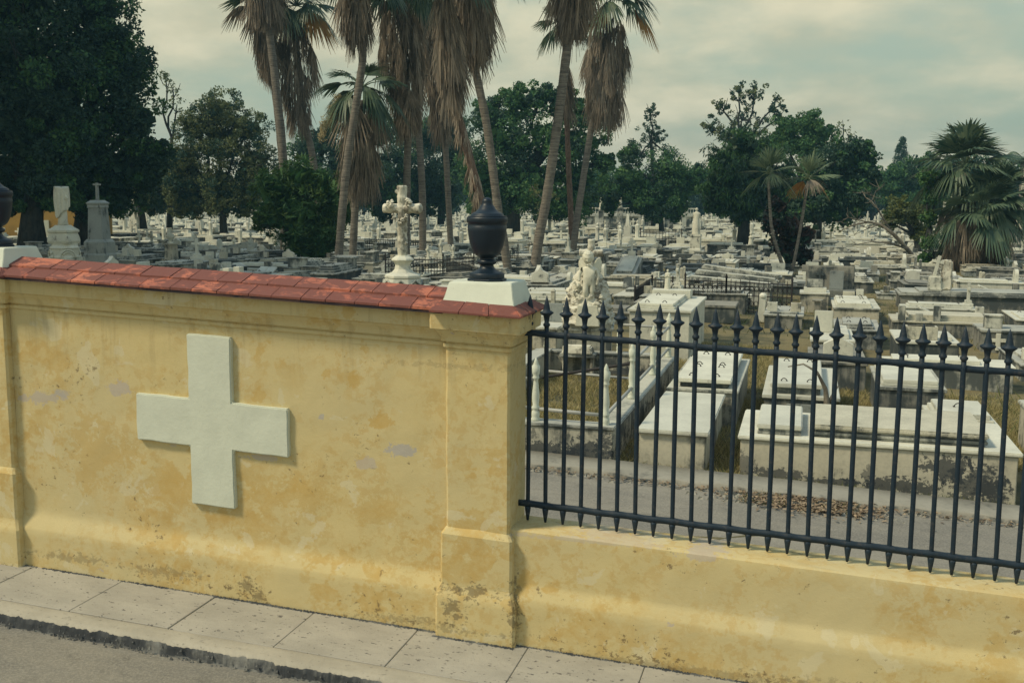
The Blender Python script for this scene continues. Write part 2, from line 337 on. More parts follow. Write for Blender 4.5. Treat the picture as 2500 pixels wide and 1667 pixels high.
def proj(u, v, z):
    du, dv, dz = u-CU, v-CV, z-CH
    X = du*math.cos(YW)+dv*math.sin(YW); Y = -du*math.sin(YW)+dv*math.cos(YW)
    D = Y*math.cos(T)-dz*math.sin(T); Z = Y*math.sin(T)+dz*math.cos(T)
    px = F*X/D; py = -F*Z/D
    return 1250+px*math.cos(R)-py*math.sin(R), 833.5+px*math.sin(R)+py*math.cos(R), Y
def G(x, y, h=0):
    du, dv, dz, _ = ray(x, y); t = 1.
    for i in range(200):
        e = CH+dz*t-gz(CU+du*t, CV+dv*t)-h; t += -e/dz*.7 if dz < 0 else 1
    return CU+du*t, CV+dv*t, CH+dz*t
def copy_tree(o, parent=None):
    c = o.copy(); COL.objects.link(c)
    if parent: c.parent = parent
    for ch in KIDS.get(o.name, []): copy_tree(ch, c)
    return c
KIDS = {}
def index_kids():
    KIDS.clear()
    for o in bpy.data.objects:
        if o.parent: KIDS.setdefault(o.parent.name, []).append(o)
# ================================================================ SETTING: ground, street, pavement, inner road
def sheet(name, us, vs, zf, mat, kind='structure', amp=0, fr=1):
    V = []
    for v in vs:
        for u in us:
            V.append((u, v, zf(u, v) + (amp*mnoise.noise((u*fr, v*fr, 3)) if amp else 0)))
    n = len(us); Qd = [(j*n+i, j*n+i+1, (j+1)*n+i+1, (j+1)*n+i) for j in range(len(vs)-1) for i in range(n-1)]
    o = npmesh(name, V, Qd, mat); o.data.polygons.foreach_set('use_smooth', [True]*len(Qd))
    o['kind'] = kind; return o
def lin(a, b, n): return [a+(b-a)*i/(n-1) for i in range(n)]
sheet('ground', [-900, -400, -200, -120, -80, -60]+lin(-50, 40, 91)+[50, 70, 100, 200, 400, 900], lin(.2, 4.4, 6)+lin(4.6, 45, 120)+[50, 60, 80, 110, 150, 220, 400, 900, 2000], lambda u, v: gz(u, v)-.03, M['soil'], amp=.05, fr=.9)
sheet('street', lin(-60, 60, 121), [-60, -30, -15, -8, -5, -3, -2, -1.4, -1, -.7], lambda u, v: S*u-.098, M['street'], amp=.012, fr=1.2)
sheet('inner_road', lin(-40, 30, 281), lin(.3, 4.58, 20), lambda u, v: S*u-.015, M['road'], amp=.012, fr=1.1)
# pavement slabs (0.8 m long, joints between them) and a kerb with a ragged broken foot
mb = MB(); rnd = random.Random(5)
js = [.1442 + .803*i for i in range(-14, 14)]
for i in range(len(js)-1):
    a, b = js[i]+.0025, js[i+1]-.0025; dz = rnd.uniform(-.003, .003)
    vs = []
    for (u, v) in ((a, -.612), (b, -.612), (b, .1), (a, .1)): vs.append((u, v, S*u-.06))
    for (u, v) in ((a, -.612), (b, -.612), (b, .1), (a, .1)): vs.append((u, v, S*u+dz))
    mb.add(vs, [(3, 2, 1, 0), (4, 5, 6, 7), (0, 1, 5, 4), (1, 2, 6, 5), (2, 3, 7, 6), (3, 0, 4, 7)])
o = mb.build('pavement', M['paving'], bevel=.004, seg=1); o['kind'] = 'structure'
mb = MB(); mb.add([(-12, -.70, S*-12-.1), (12, -.70, S*12-.1), (12, .12, S*12-.1), (-12, .12, S*-12-.1), (-12, -.70, S*-12-.012), (12, -.70, S*12-.012), (12, .12, S*12-.012), (-12, .12, S*-12-.012)], [(3, 2, 1, 0), (4, 5, 6, 7), (0, 1, 5, 4), (1, 2, 6, 5), (2, 3, 7, 6), (3, 0, 4, 7)])
o = mb.build('pavement_bed', M['kerb']); o['kind'] = 'structure'
V = []; us = lin(-12, -6, 120)+lin(-5.98, 3.5, 1500)+lin(3.55, 10, 120)
prof = [(-.618, -.004), (-.63, .002), (-.68, .000), (-.735, -.003), (-.77, -.008), (-.786, -.024), (-.793, -.05), (-.797, -.09), (-.82, -.12)]
for i, u in enumerate(us):
    for k, (v, z) in enumerate(prof):
        rag = mnoise.fractal((u*16, v*22, z*22), .7, 2.3, 6)
        r2_ = mnoise.noise((u*1.1, 5, 0))
        av = 0 if k < 3 else (.003 if k == 3 else .010); az = 0 if k < 4 else .008
        V.append((u, v + av*rag*(1.2+.6*r2_), S*u + z + az*rag))
n = len(prof); Qd = [(i*n+k, i*n+k+1, (i+1)*n+k+1, (i+1)*n+k) for i in range(len(us)-1) for k in range(n-1)]
o = npmesh('kerb', V, Qd, M['kerb']); o['kind'] = 'structure'; o.data.materials.append(M['kerbdirt'])
o.data.polygons.foreach_set('material_index', [1 if (i % (n-1)) >= 5 else 0 for i in range(len(Qd))])
# loose stones and grit along the kerb foot
mb = MB()
for i in range(420):
    u = rnd.uniform(-5, 2); hh_ = rnd.random()**1.5; v = -.795-.02*(1-hh_)-abs(rnd.gauss(0, .012)); r = rnd.uniform(.002, .009); z = S*u-.098+hh_*.06
    mb.add([(u-r, v-r, z-r), (u+r, v-r*.8, z-r), (u+r*.7, v+r, z-r), (u-r, v+r*.7, z-r), (u-r*.4, v, z+r), (u+r*.5, v+r*.2, z+r*.9)], [(0, 1, 5, 4), (1, 2, 5), (2, 3, 4, 5), (3, 0, 4), (3, 2, 1, 0)])
tag(mb.build('kerb_grit', M['kerbdirt']), 'dark grit and crumbs along the broken kerb foot', 'grit', kind='stuff')
mb = MB()
for i in range(5200):
    u = rnd.uniform(-4.02, 6.4); cl_ = mnoise.noise((u*3, 1, 1)); v = (-.062 if -.53 < u < .06 else -.002)-abs(rnd.gauss(0, .008+.006*max(0, cl_))); r = rnd.uniform(.002, .007)*(1+.5*cl_); z = S*u+r*.4
    if cl_ < -.25 and rnd.random() < .7: continue
    mb.add([(u-r, v-r, z-r), (u+r, v-r*.8, z-r), (u+r*.7, v+r, z-r), (u-r, v+r*.7, z-r), (u-r*.4, v, z+r), (u+r*.5, v+r*.2, z+r*.9)], [(0, 1, 5, 4), (1, 2, 5), (2, 3, 4, 5), (3, 0, 4), (3, 2, 1, 0)])
tag(mb.build('wall_foot_grit', M['kerbdirt']), 'dark line of grit where the yellow wall meets the pavement', 'grit', kind='stuff')
# inner kerb walk beyond the road
V = []; us = lin(-14, 14, 500); prof = [(4.56, -.03), (4.57, .03), (4.60, .045), (4.78, .05), (5.06, .055), (5.08, -.03)]
for i, u in enumerate(us):
    for k, (v, z) in enumerate(prof):
        rag = mnoise.fractal((u*2.2, v*3, 7), 1, 2, 4); brk = 1 if (math.floor(u/1.13) % 5) else 1.6
        V.append((u, v + (.035*rag if k < 3 else 0), S*u + z + (.018*rag*brk if k in (1, 2, 3) else .006*rag)))
n = len(prof); Qd = [(i*n+k, i*n+k+1, (i+1)*n+k+1, (i+1)*n+k) for i in range(len(us)-1) for k in range(n-1)]
o = npmesh('inner_kerb', V, Qd, M['inner_kerb']); o['kind'] = 'structure'
M['eave'] = stone('mouldy_shadow_eave', (.10, .06, .055), dark=(.02, .02, .028), side=1, vary=.2)  # mould plus the shadow line under the tiles, painted as one dark colour
# ================================================================ BOUNDARY WALL
def ringwall(prof, u0, u1, v0, v1, name, mat, parent, step=.035, amp=.0035, seed=0):
    """profile (outward offset, height) run round a rectangular footprint, following the street's slope"""
    pp = [prof[0]]
    for a, b in zip(prof, prof[1:]):
        L = math.hypot(b[0]-a[0], b[1]-a[1]); k = max(1, int(L/step))
        for i in range(1, k+1): pp.append((a[0]+(b[0]-a[0])*i/k, a[1]+(b[1]-a[1])*i/k))
    def side(a, b, L): k = max(2, int(L/step)); return [a+(b-a)*i/k for i in range(k)]
    CH_ = .016
    per = []
    for t in side(0, 1, u1-u0): per += [(0, 0, 0, CH_), (0, 0, CH_, 0)] if t == 0 else [(t, 0, 0, 0)]
    for t in side(0, 1, v1-v0): per += [(1, 0, -CH_, 0), (1, 0, 0, CH_)] if t == 0 else [(1, t, 0, 0)]
    for t in side(1, 0, u1-u0): per += [(1, 1, 0, -CH_), (1, 1, -CH_, 0)] if t == 1 else [(t, 1, 0, 0)]
    for t in side(1, 0, v1-v0): per += [(0, 1, CH_, 0), (0, 1, 0, -CH_)] if t == 1 else [(0, t, 0, 0)]
    V = []
    for (o_, z) in pp:
        for (a, b, da, db) in per:
            u = u0-o_+(u1-u0+2*o_)*a+da; v = v0-o_+(v1-v0+2*o_)*b+db
            d = amp*mnoise.fractal((u*5+seed, v*5, z*5), 1, 2, 3)
            V.append((u+d*(1 if a > .5 else -1)*(1 if a in (0, 1) else 0), v+d*(-1 if b == 0 else 1 if b == 1 else 0), z+S*u+d*.4))
    n = len(per); Qd = [(i*n+j, i*n+(j+1) % n, (i+1)*n+(j+1) % n, (i+1)*n+j) for i in range(len(pp)-1) for j in range(n)]
    o = npmesh(name, V, Qd, mat, parent)
    bm = bmesh.new(); bm.from_mesh(o.data); top = [v for v in bm.verts if v.index >= (len(pp)-1)*n]
    bmesh.ops.contextual_create(bm, geom=top); bmesh.ops.recalc_face_normals(bm, faces=bm.faces); bm.to_mesh(o.data); bm.free()
    o.data.polygons.foreach_set('use_smooth', [True]*len(o.data.polygons))
    o.data.set_sharp_from_angle(angle=math.radians(32)) if hasattr(o.data, 'set_sharp_from_angle') else None
    return o
def tiles(rows, parent, name='tile_coping', seed=1):
    """rows: list of (function (s,t)->Vector giving the slope surface, list of s joints, t0, t1, lift)"""
    mb = MB(); rr = random.Random(seed)
    for fn, ss, t0, t1, lift in rows:
        for a, b in zip(ss, ss[1:]):
            j = [rr.uniform(-.002, .004) for _ in range(4)]; g = .0025; sk = (b-a)*0.0
            a2, b2 = a+g, b-g; th = .016; e = rr.uniform(-.006, .004)
            P = [fn(a2, t0+e), fn(b2, t0+e), fn(b2, t1), fn(a2, t1)]
            up_ = Vector((0, 0, 1))
            lo = [p + up_*(lift-th) for p in P]; hi = [P[0]+up_*(lift+j[0]), P[1]+up_*(lift+j[1]), P[2]+up_*(lift*.3+j[2]), P[3]+up_*(lift*.3+j[3])]
            mb.add(lo+hi, [(3, 2, 1, 0), (4, 5, 6, 7), (0, 1, 5, 4), (1, 2, 6, 5), (2, 3, 7, 6), (3, 0, 4, 7)])
    return mb.build(name, M['tile'], parent, bevel=.003, seg=1)
def jit(a, b, step, seed, off=0):
    rr = random.Random(seed); L = [a]; x = a+step*(.4+off)
    while x < b-.06: L.append(x+rr.uniform(-.03, .03)); x += step
    return L+[b]
CORN = [(0, 1.985), (0, 2.02), (.014, 2.03), (.015, 2.052), (.004, 2.056), (.004, 2.064), (.024, 2.07), (.026, 2.095), (.034, 2.115), (.055, 2.135), (.058, 2.15), (.085, 2.158), (.088, 2.268)]
def pillar(u0, name, label):
    u1 = u0+.4526; v0, v1 = 0, .43
    t = empty(name, (0, 0, 0), 0, label, 'gate pillar', 'yellow pillars of the boundary wall')
    ringwall([(.062, -.35), (.062, .295), (.052, .315), (.034, .36), (.031, .375)], u0, u1, v0, v1, 'lower_plinth', M['plaster'], t, seed=u0)
    ringwall([(.031, .36), (.031, .735), (.02, .75), (.003, .775), (-.004, .78)], u0, u1, v0, v1, 'upper_plinth', M['plaster'], t, seed=u0+3)
    ringwall([(0, .77), (0, 1.99)], u0, u1, v0, v1, 'shaft', M['plaster'], t, seed=u0+5)
    ringwall(CORN, u0, u1, v0, v1, 'cornice', M['plaster'], t, seed=u0+7, amp=.002)
    # hipped tile skirt round the white pedestal
    E0 = (u0-.062, u1+.112, -.15, .58); E1 = (u0-.02, u1+.038, -.035, .46); za, zb = 2.283, 2.335
    def fnf(side):
        def f(s, q):
            if side == 0: u = (E0[0]+(E0[1]-E0[0])*s)*(1-q)+(E1[0]+(E1[1]-E1[0])*s)*q; v = E0[2]*(1-q)+E1[2]*q
            if side == 1: v = (E0[2]+(E0[3]-E0[2])*s)*(1-q)+(E1[2]+(E1[3]-E1[2])*s)*q; u = E0[1]*(1-q)+E1[1]*q
            if side == 2: u = (E0[1]+(E0[0]-E0[1])*s)*(1-q)+(E1[1]+(E1[0]-E1[1])*s)*q; v = E0[3]*(1-q)+E1[3]*q
            if side == 3: v = (E0[3]+(E0[2]-E0[3])*s)*(1-q)+(E1[3]+(E1[2]-E1[3])*s)*q; u = E0[0]*(1-q)+E1[0]*q
            return Vector((u, v, za+(zb-za)*q+S*u))
        return f
    tiles([(fnf(k), [0, .33, .66, 1], 0, 1.15, .006) for k in range(4)], t, 'tile_skirt', int(u0*10)+9)
    mb = MB(); st = []
    for (z, r) in ((2.30, 0), (2.315, .001), (2.44, .83), (2.468, 1.0), (2.474, 1.12)):
        for (a, b) in ((u0-.02, -.035), (u1+.038, -.035), (u1+.038, .46), (u0-.02, .46)):
            cu_, cv_ = u0+.2263, .215
            du = (.030 if a < cu_ else -.042)*r; dv = (.080 if b < cv_ else -.055)*r
            st.append((a+du, b+dv, z+S*(u0+.22)+(.002*mnoise.noise((a*9, b*9, z*9)))))
    mb.add(st, [(0, 3, 2, 1)]+[(i*4+j, i*4+(j+1) % 4, (i+1)*4+(j+1) % 4, (i+1)*4+j) for i in range(4) for j in range(4)]+[(16, 17, 18, 19)])
    o = mb.build('pedestal', M['whitewash'], t, bevel=.007, seg=2)
    sub(o, 3, .004)
    return t
def sub(o, cuts, amp, fr=9):
    bm = bmesh.new(); bm.from_mesh(o.data)
    bmesh.ops.subdivide_edges(bm, edges=bm.edges, cuts=cuts, use_grid_fill=True)
    bm.normal_update()
    for v in bm.verts: v.co += v.normal*amp*mnoise.fractal(v.co*fr, 1, 2, 3)
    for f in bm.faces: f.smooth = True
    bm.to_mesh(o.data); bm.free()
    if hasattr(o.data, 'set_sharp_from_angle'): o.data.set_sharp_from_angle(angle=math.radians(40))
pillar(-.4526, 'wall_pillar', 'yellow plastered pillar with white pedestal and dark urn beside the black railing')
pillar(-4.4686, 'wall_pillar', 'yellow pillar at the left edge of the photo, left of the white cross')
pillar(6.60, 'wall_pillar', 'yellow pillar at the far right end of the black railing')
# panel wall with the white cross
wl = empty('boundary_wall', (0, 0, 0), 0, 'stained yellow plaster wall bearing a white cross under red tile coping', 'wall')
A0, A1 = -4.03, -.44
ringwall([(.06, -.35), (.06, .295), (.053, .315), (.018, .385), (.008, .405), (0, .44), (0, 1.99)], A0, A1, .06, .36, 'panel', M['plaster'], wl, step=.045, amp=.005)
ringwall(CORN, A0, A1, .06, .36, 'cornice', M['plaster'], wl, seed=4, amp=.0025)
def slope(f0, f1, v0, v1, z0, z1):
    return lambda s, q: Vector((s, v0+(v1-v0)*q, z0+(z1-z0)*q+S*s))
tiles([(slope(0, 0, -.098, .21, 2.285, 2.405), jit(A0, A1+.02, .205, 3), 0, .52, .012), (slope(0, 0, -.098, .21, 2.285, 2.405), jit(A0, A1+.02, .205, 8, .5), .46, 1.0, .018),
       (slope(0, 0, .52, .21, 2.285, 2.405), jit(A0, A1+.02, .205, 4), 0, .52, .012), (slope(0, 0, .52, .21, 2.285, 2.405), jit(A0, A1+.02, .205, 9, .5), .46, 1.0, .018)], wl)
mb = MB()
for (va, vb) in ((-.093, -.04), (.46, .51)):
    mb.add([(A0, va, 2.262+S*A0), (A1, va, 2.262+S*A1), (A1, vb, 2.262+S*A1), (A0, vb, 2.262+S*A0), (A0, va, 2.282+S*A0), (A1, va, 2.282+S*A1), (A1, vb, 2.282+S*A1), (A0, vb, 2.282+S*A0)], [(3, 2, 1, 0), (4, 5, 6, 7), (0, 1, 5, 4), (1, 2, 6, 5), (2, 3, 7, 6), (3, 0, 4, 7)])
mb.build('eave_shadow_edge', M['eave'], wl)
# cross relief: follows the slope of the wall
def crossrelief():
    x0, x1, a0, a1 = -2.903, -1.652, -2.456, -2.10; zb, zt, h0, h1 = .682, 1.955, 1.121, 1.474
    P = [(a0, zb), (a1, zb), (a1, h0), (x1, h0), (x1, h1), (a1, h1), (a1, zt), (a0, zt), (a0, h1), (x0, h1), (x0, h0), (a0, h0)]
    bm = bmesh.new(); Vt = [bm.verts.new((u, .075, z+S*u)) for u, z in P]; f = bm.faces.new(Vt)
    r = bmesh.ops.extrude_face_region(bm, geom=[f]); vs = [g for g in r['geom'] if isinstance(g, bmesh.types.BMVert)]
    for v in vs: v.co.y = .022
    bmesh.ops.recalc_face_normals(bm, faces=bm.faces)
    ed = [e for e in bm.edges if all(v.co.y < .03 for v in e.verts)] + [e for e in bm.edges if abs(e.verts[0].co.y-e.verts[1].co.y) > .03]
    bmesh.ops.bevel(bm, geom=ed, offset=.008, segments=2, affect='EDGES')
    bmesh.ops.triangulate(bm, faces=bm.faces)
    for _ in range(4): bmesh.ops.subdivide_edges(bm, edges=[e for e in bm.edges if e.calc_length() > .05], cuts=1, use_grid_fill=False); bmesh.ops.triangulate(bm, faces=[f for f in bm.faces if len(f.verts) > 3])
    for v in bm.verts:
        v.co.y += .0015*mnoise.fractal((v.co.x*6, 0, v.co.z*6), 1, 2, 3) if v.co.y < .06 else 0
        v.co.x += .006*mnoise.noise((v.co.x*4, 3, v.co.z*7)); v.co.z += .006*mnoise.noise((v.co.x*7, 8, v.co.z*4))
    me = bpy.data.meshes.new('cross_relief'); bm.to_mesh(me); bm.free(); me.materials.append(M['whitewash'])
    me.polygons.foreach_set('use_smooth', [True]*len(me.polygons)); me.set_sharp_from_angle(angle=math.radians(40))
    o = bpy.data.objects.new('cross_relief', me); COL.objects.link(o); o.parent = wl
crossrelief()
def lowwall(u0, u1, label):
    t = empty('low_wall', (0, 0, 0), 0, label, 'low wall', 'low plastered walls under the railings')
    ringwall([(.045, -.35), (.045, .325), (.038, .345), (.012, .40), (.003, .42), (0, .44), (0, .775), (-.004, .797), (-.02, .806)], u0, u1, .045, .40, 'masonry', M['plaster'], t, step=.05, amp=.005, seed=u0)
    return t
lowwall(-.02, 6.62, 'low yellow stained wall with a ledge, carrying the black spiked railing')
lowwall(-11, -4.45, 'low yellow wall left of the pillar at the left edge')
# ================================================================ RAILING
PICK = [(a*(1.1 if b > 0 else 1), b) for a, b in [(0.0, -.122), (.008, -.119), (.0155, -.07), (.021, -.035), (.0215, -.018), (.0125, -.016), (.0145, 0), (.0145, .6), (.0145, 1.2), (.0145, 1.243)]]
FIN = [(.0145, 1.238), (.0165, 1.252), (.0235, 1.258), (.024, 1.27), (.0155, 1.279), (.017, 1.295), (.022, 1.325), (.037, 1.336), (.047, 1.345), (.046, 1.352), (.026, 1.362), (.0235, 1.368), (.021, 1.385), (.011, 1.43), (.002, 1.462)]
def railing(us, label):
    t = empty('iron_railing', (0, 0, 0), 0, label, 'railing', 'black spiked railings on the low walls')
    ua, ub = us[0]-.07, us[-1]+.1
    for z in (.9336, 2.1336):
        mb = MB(); pts = []; n = int((ub-ua)/.03)
        V = []
        for i in range(n+1):
            u = ua+(ub-ua)*i/n; d = min(abs(u-x) for x in us); k = .0035*math.exp(-(d/.018)**2); wv = .002*math.sin(u*19)
            for (y, zz) in ((-.015-k, -.019-k), (.015+k, -.019-k), (.015+k, .019+k), (-.015-k, .019+k)): V.append((u, .25+y, z+zz+S*u+wv))
        Qd = [(i*4+j, i*4+(j+1) % 4, (i+1)*4+(j+1) % 4, (i+1)*4+j) for i in range(n) for j in range(4)]+[(3, 2, 1, 0), (n*4, n*4+1, n*4+2, n*4+3)]
        npmesh('rail', V, Qd, M['iron'], t)
    rr = random.Random(3); p0 = f0 = None
    for u in us:
        if p0 is None:
            p = MB().lathe(PICK, 10).build('picket', M['iron'], t, smooth=True); f = MB().lathe(FIN, 16).build('spike', M['iron'], p, smooth=True); p0, f0 = p, f
        else:
            p = p0.copy(); COL.objects.link(p); p.parent = t; f = f0.copy(); COL.objects.link(f); f.parent = p
        p.location = (u, .25, .9336+S*u); p.rotation_euler = (rr.gauss(0, .004), rr.gauss(0, .004), rr.uniform(0, 3))
    return t
railing([.0675+.1257*i for i in range(51)], 'black spiked iron railing on the low yellow wall in front of the tombs')
railing([-10.9+.1257*i for i in range(51)], 'black spiked iron railing left of the left edge pillar')
# ================================================================ URNS
def urn(x, y, z, label):
    t = empty('urn', (x, y, z), 0, label, 'urn', 'dark urns on the wall pillars'); k = .000461
    base = [(128, 0), (128, 30), (121, 32)]
    mb = MB(); mb.lathe([(.135, 0), (.135, .016), (.118, .020)], 8, rot=PI/8); mb.build('foot_plate', M['urn'], t, bevel=.002, seg=1)
    mb = MB(); mb.lathe([(.117, .018), (.119, .022), (.119, .050), (.113, .056), (.095, .062), (.062, .078), (.048, .094), (.044, .106), (.046, .110), (.060, .115), (.067, .124), (.066, .136), (.056, .145), (.046, .150), (.052, .158),
              (.075, .172), (.092, .190), (.107, .222), (.118, .26), (.126, .30), (.131, .34), (.134, .368), (.131, .371), (.131, .390), (.137, .394), (.139, .404), (.140, .418), (.137, .430), (.128, .436)], 40).build('bowl', M['urn'], t, smooth=True)
    mb = MB(); mb.lathe([(.131, .434), (.132, .438), (.112, .442), (.110, .452), (.101, .457), (.078, .468), (.058, .487), (.046, .508), (.040, .512), (.040, .518), (.035, .523), (.036, .53), (.033, .545), (.022, .556), (.008, .562), (0.001, .563)], 40).build('lid', M['urn'], t, smooth=True)
    return t
urn(-.225, .215, 2.474-S*.0+.0085, 'dark metal lidded urn on the white pedestal beside the black railing')
urn(-4.24, .215, 2.474+.167, 'dark metal urn cut off by the left edge of the photo')
# ================================================================ HAND-BUILT TOMBS AND MONUMENTS
EXCL = []      # (u0, u1, v0, v1) already taken
def ring_handle(parent, x, y, z, r=.035, rz=0):
    mb = MB(); pts = [(x+r*math.cos(a)*math.cos(rz), y+r*math.cos(a)*math.sin(rz)-r*.2*math.sin(a), z+.006+r*.9*math.sin(a)) for a in lin(0, PI, 7)]
    mb.tube(pts, .007, 5); mb.box(x-r*1.3, x-r*.8, y-.02, y+.02, z-.002, z+.012); mb.box(x+r*.8, x+r*1.3, y-.02, y+.02, z-.002, z+.012)
    return mb.build('handle', M['rust'], parent)
def thing(name, u, v, label, cat, group=None, rz=0, z=None):
    return empty(name, (u, v, gz(u, v) if z is None else z), rz, label, cat, group)
def slabtop(parent, x0, x1, y0, y1, z0, mat, tiers=((.0, .04), (.03, .05)), name='cover_slab', bev=.008, lift=0):
    mb = MB(); z = z0
    for ins, h in tiers: mb.box(x0+ins, x1-ins, y0+ins, y1-ins, z, z+h); z += h
    return mb.build(name, mat, parent, bevel=bev, seg=2), z
def rough(o, cuts=2, amp=.01, fr=5): sub(o, cuts, amp, fr); return o
# --- near row behind the inner kerb (x = along the wall, y = away from the street)
t = thing('block_tomb', .10, 5.15, 'grey weathered block tomb with a thin lid beside the railed grass plot', 'tomb'); EXCL.append((.05, 1, 5, 7.8))
MB().box(0, .76, .03, 2.5, -.2, .385).build('base', M['stucco'], t, bevel=.012); rough(t.children[0], 3, .008)
MB().box(-.02, .80, -.02, 2.5, .385, .435).build('lid', M['marble'], t, bevel=.012)
t = thing('slab_tomb', .12, 7.72, 'raised marble slab tomb lifted on its broken white ledge, behind the grey block tomb', 'tomb'); EXCL.append((.05, 1.3, 7.5, 10.8))
MB().box(0, .92, 0, 2.95, -.2, .43).build('base', M['stucco'], t, bevel=.01)
MB().box(-.03, .95, -.03, 3.0, .43, .475).build('ledge', M['marble_old'], t, bevel=.008)
MB().box(.14, .80, .12, 2.7, .475, .545).build('riser', M['cement_dark'], t, bevel=.01)
MB().box(.08, .84, .06, 2.8, .545, .60).build('cover_slab', M['marble'], t, bevel=.01)
for x in (.28, .62):
    for y in (.35, 1.2, 1.42, 2.5): ring_handle(t, x, y, .60)
t = thing('long_tomb', 1.24, 5.30, 'long stained tomb facing the inner road with two raised granite covers', 'tomb'); EXCL.append((1.1, 4.3, 5, 7.2))
L = 2.90
vs = MB(); vs.box(0, L, 0, 1.5, -.35, .40); o = vs.build('base', M['long_front'], t, bevel=.012); rough(o, 4, .008)
MB().box(-.03, L+.04, -.03, 1.55, .40, .445).build('ledge', M['marble'], t, bevel=.012)
mb = MB(); mb.box(.80, 2.58, .16, 1.38, .445, .475); mb.box(.78, 2.61, .14, 1.40, .475, .51); mb.box(.80, 2.58, .16, 1.38, .51, .535); mb.build('stepped_plinth', M['marble_old'], t, bevel=.005)
MB().box(.77, 2.62, .12, 1.42, .535, .595, ).build('cover_slab', M['granite'], t, bevel=.018)
mb = MB(); mb.box(.18, .66, .14, 1.36, .445, .475); mb.box(.19, .65, .15, 1.35, .475, .505); mb.build('stepped_plinth', M['marble_old'], t, bevel=.005)
MB().box(.17, .67, .13, 1.37, .505, .56).build('cover_slab', M['marble'], t, bevel=.012)['label'] = 'small plain marble cover at the left end'
t = thing('slab_tomb', 1.40, 8.0, 'bright marble slab tomb with iron handles and a bare stump at its corner', 'tomb'); EXCL.append((1.3, 2.6, 7.9, 10.6))
MB().box(0, .95, 0, 2.6, -.2, .40).build('base', M['cement'], t, bevel=.01)
MB().box(-.03, 1.0, -.03, 2.66, .40, .45).build('ledge', M['marble'], t, bevel=.008)
MB().box(.10, .74, .12, 2.4, .45, .54).build('riser', M['marble_old'], t, bevel=.008)
MB().box(.07, .77, .07, 2.5, .54, .60).build('cover_slab', M['marble'], t, bevel=.01)
MB().box(.30, .70, -.045, .0, .12, .34).build('plaque', M['blue_marble'], t, bevel=.006)
for x in (.25, .60):
    for y in (.3, 2.2): ring_handle(t, x, y, .60)
t = thing('chest_tomb', 2.95, 8.8, 'tall purplish grey chest tomb with a double marble top, behind the long tomb', 'tomb'); EXCL.append((2.8, 4.0, 8.6, 11.2))
MB().box(0, .86, 0, 1.9, -.2, .52).build('base', M['cement'], t, bevel=.01)
MB().box(-.03, .89, -.03, 1.93, .52, .57).build('ledge', M['marble_old'], t, bevel=.008)
slabtop(t, .03, .80, .05, 1.8, .57, M['marble'], ((0, .04), (.02, .05)))
t = thing('small_tomb', 3.52, 7.35, 'small white marble tomb with a stepped lid, right of the purplish chest tomb', 'tomb'); EXCL.append((3.4, 4.5, 7.2, 8.8))
MB().box(0, .74, 0, 1.15, -.3, .36).build('base', M['cement'], t, bevel=.01)
slabtop(t, -.03, .77, -.03, 1.18, .36, M['marble'], ((0, .05), (.06, .05), (.10, .06)))
ring_handle(t, .35, .55, .52, .05)
t = thing('block_tomb', 4.72, 6.6, 'cream block tomb cut off by the right edge of the photo', 'tomb'); EXCL.append((4.6, 6, 6.4, 8.6))
MB().box(0, 1.0, 0, 1.9, -.3, .55).build('base', M['stucco'], t, bevel=.012)
MB().box(-.03, 1.03, -.03, 1.93, .55, .60).build('lid', M['marble_old'], t, bevel=.01)
# --- railed grass plot
t = thing('grave_enclosure', 0, 0, 'low marble topped grave enclosure with white baluster posts and pipe rails round dry grass', 'grave enclosure', z=0); EXCL.append((-2.7, 0, 5, 11.6))
E = dict(x0=-2.55, x1=-.19, y0=5.08, y1=11.1)
def kerbseg(x0, x1, y0, y1):
    z = S*(x0+x1)/2*.9
    MB().box(x0, x1, y0, y1, -.2+z, .35+z).build('kerb_wall', M['kerb_front'], t, bevel=.01)
    MB().box(x0-.02, x1+.02, y0-.02, y1+.02, .35+z, .39+z).build('coping', M['marble_old'], t, bevel=.01)
kerbseg(E['x0'], E['x1'], 5.08, 5.32); kerbseg(-.42, -.19, 5.36, 11.1); kerbseg(E['x0'], -.46, 10.85, 11.1); kerbseg(E['x0'], -2.3, 5.36, 10.81)
POST = [(.055, 0), (.055, .03), (.045, .05), (.05, .07), (.046, .12), (.035, .135), (.048, .15), (.048, .17), (.036, .19), (.046, .28), (.044, .33), (.03, .46), (.027, .50), (.04, .515), (.04, .53), (.03, .545), (.045, .57), (.048, .60), (.05, .66), (.03, .68), (.032, .69), (.014, .74), (.002, .76)]
pts_ = [(-1.14, 5.2), (-.30, 5.2), (-.30, 7.1), (-.30, 9.1), (-.30, 10.98), (-1.14, 10.98), (-2.42, 10.98), (-2.42, 5.2)]
p0 = None
for (x, y) in pts_:
    if p0 is None: p0 = MB().lathe(POST, 12).build('post', M['whitewash'], t, smooth=True); p = p0
    else: p = p0.copy(); COL.objects.link(p); p.parent = t
    p.location = (x, y, gz(x, y)+.385)
def rail(a, b, h0, h1, mat='pipe'):
    MB().tube([(a[0], a[1], gz(*a)+.385+h0), (b[0], b[1], gz(*b)+.385+h1)], .022, 8).build('rail', M[mat], t, smooth=True)
rail(pts_[0], pts_[1], .15, .15); rail(pts_[1], pts_[2], .15, .15); rail(pts_[2], pts_[3], .15, .15); rail(pts_[3], pts_[4], .15, .15)
rail(pts_[3], pts_[4], .5, .52); rail(pts_[2], pts_[3], .5, .52); rail(pts_[4], pts_[5], .5, .5); rail(pts_[0], pts_[7], .15, .15); rail(pts_[0], pts_[7], .5, .5)
rail((-1.9, 8.6), pts_[2], -.1, .48, 'rust'); rail((-1.9, 8.9), (-.45, 8.9), -.05, -.05)
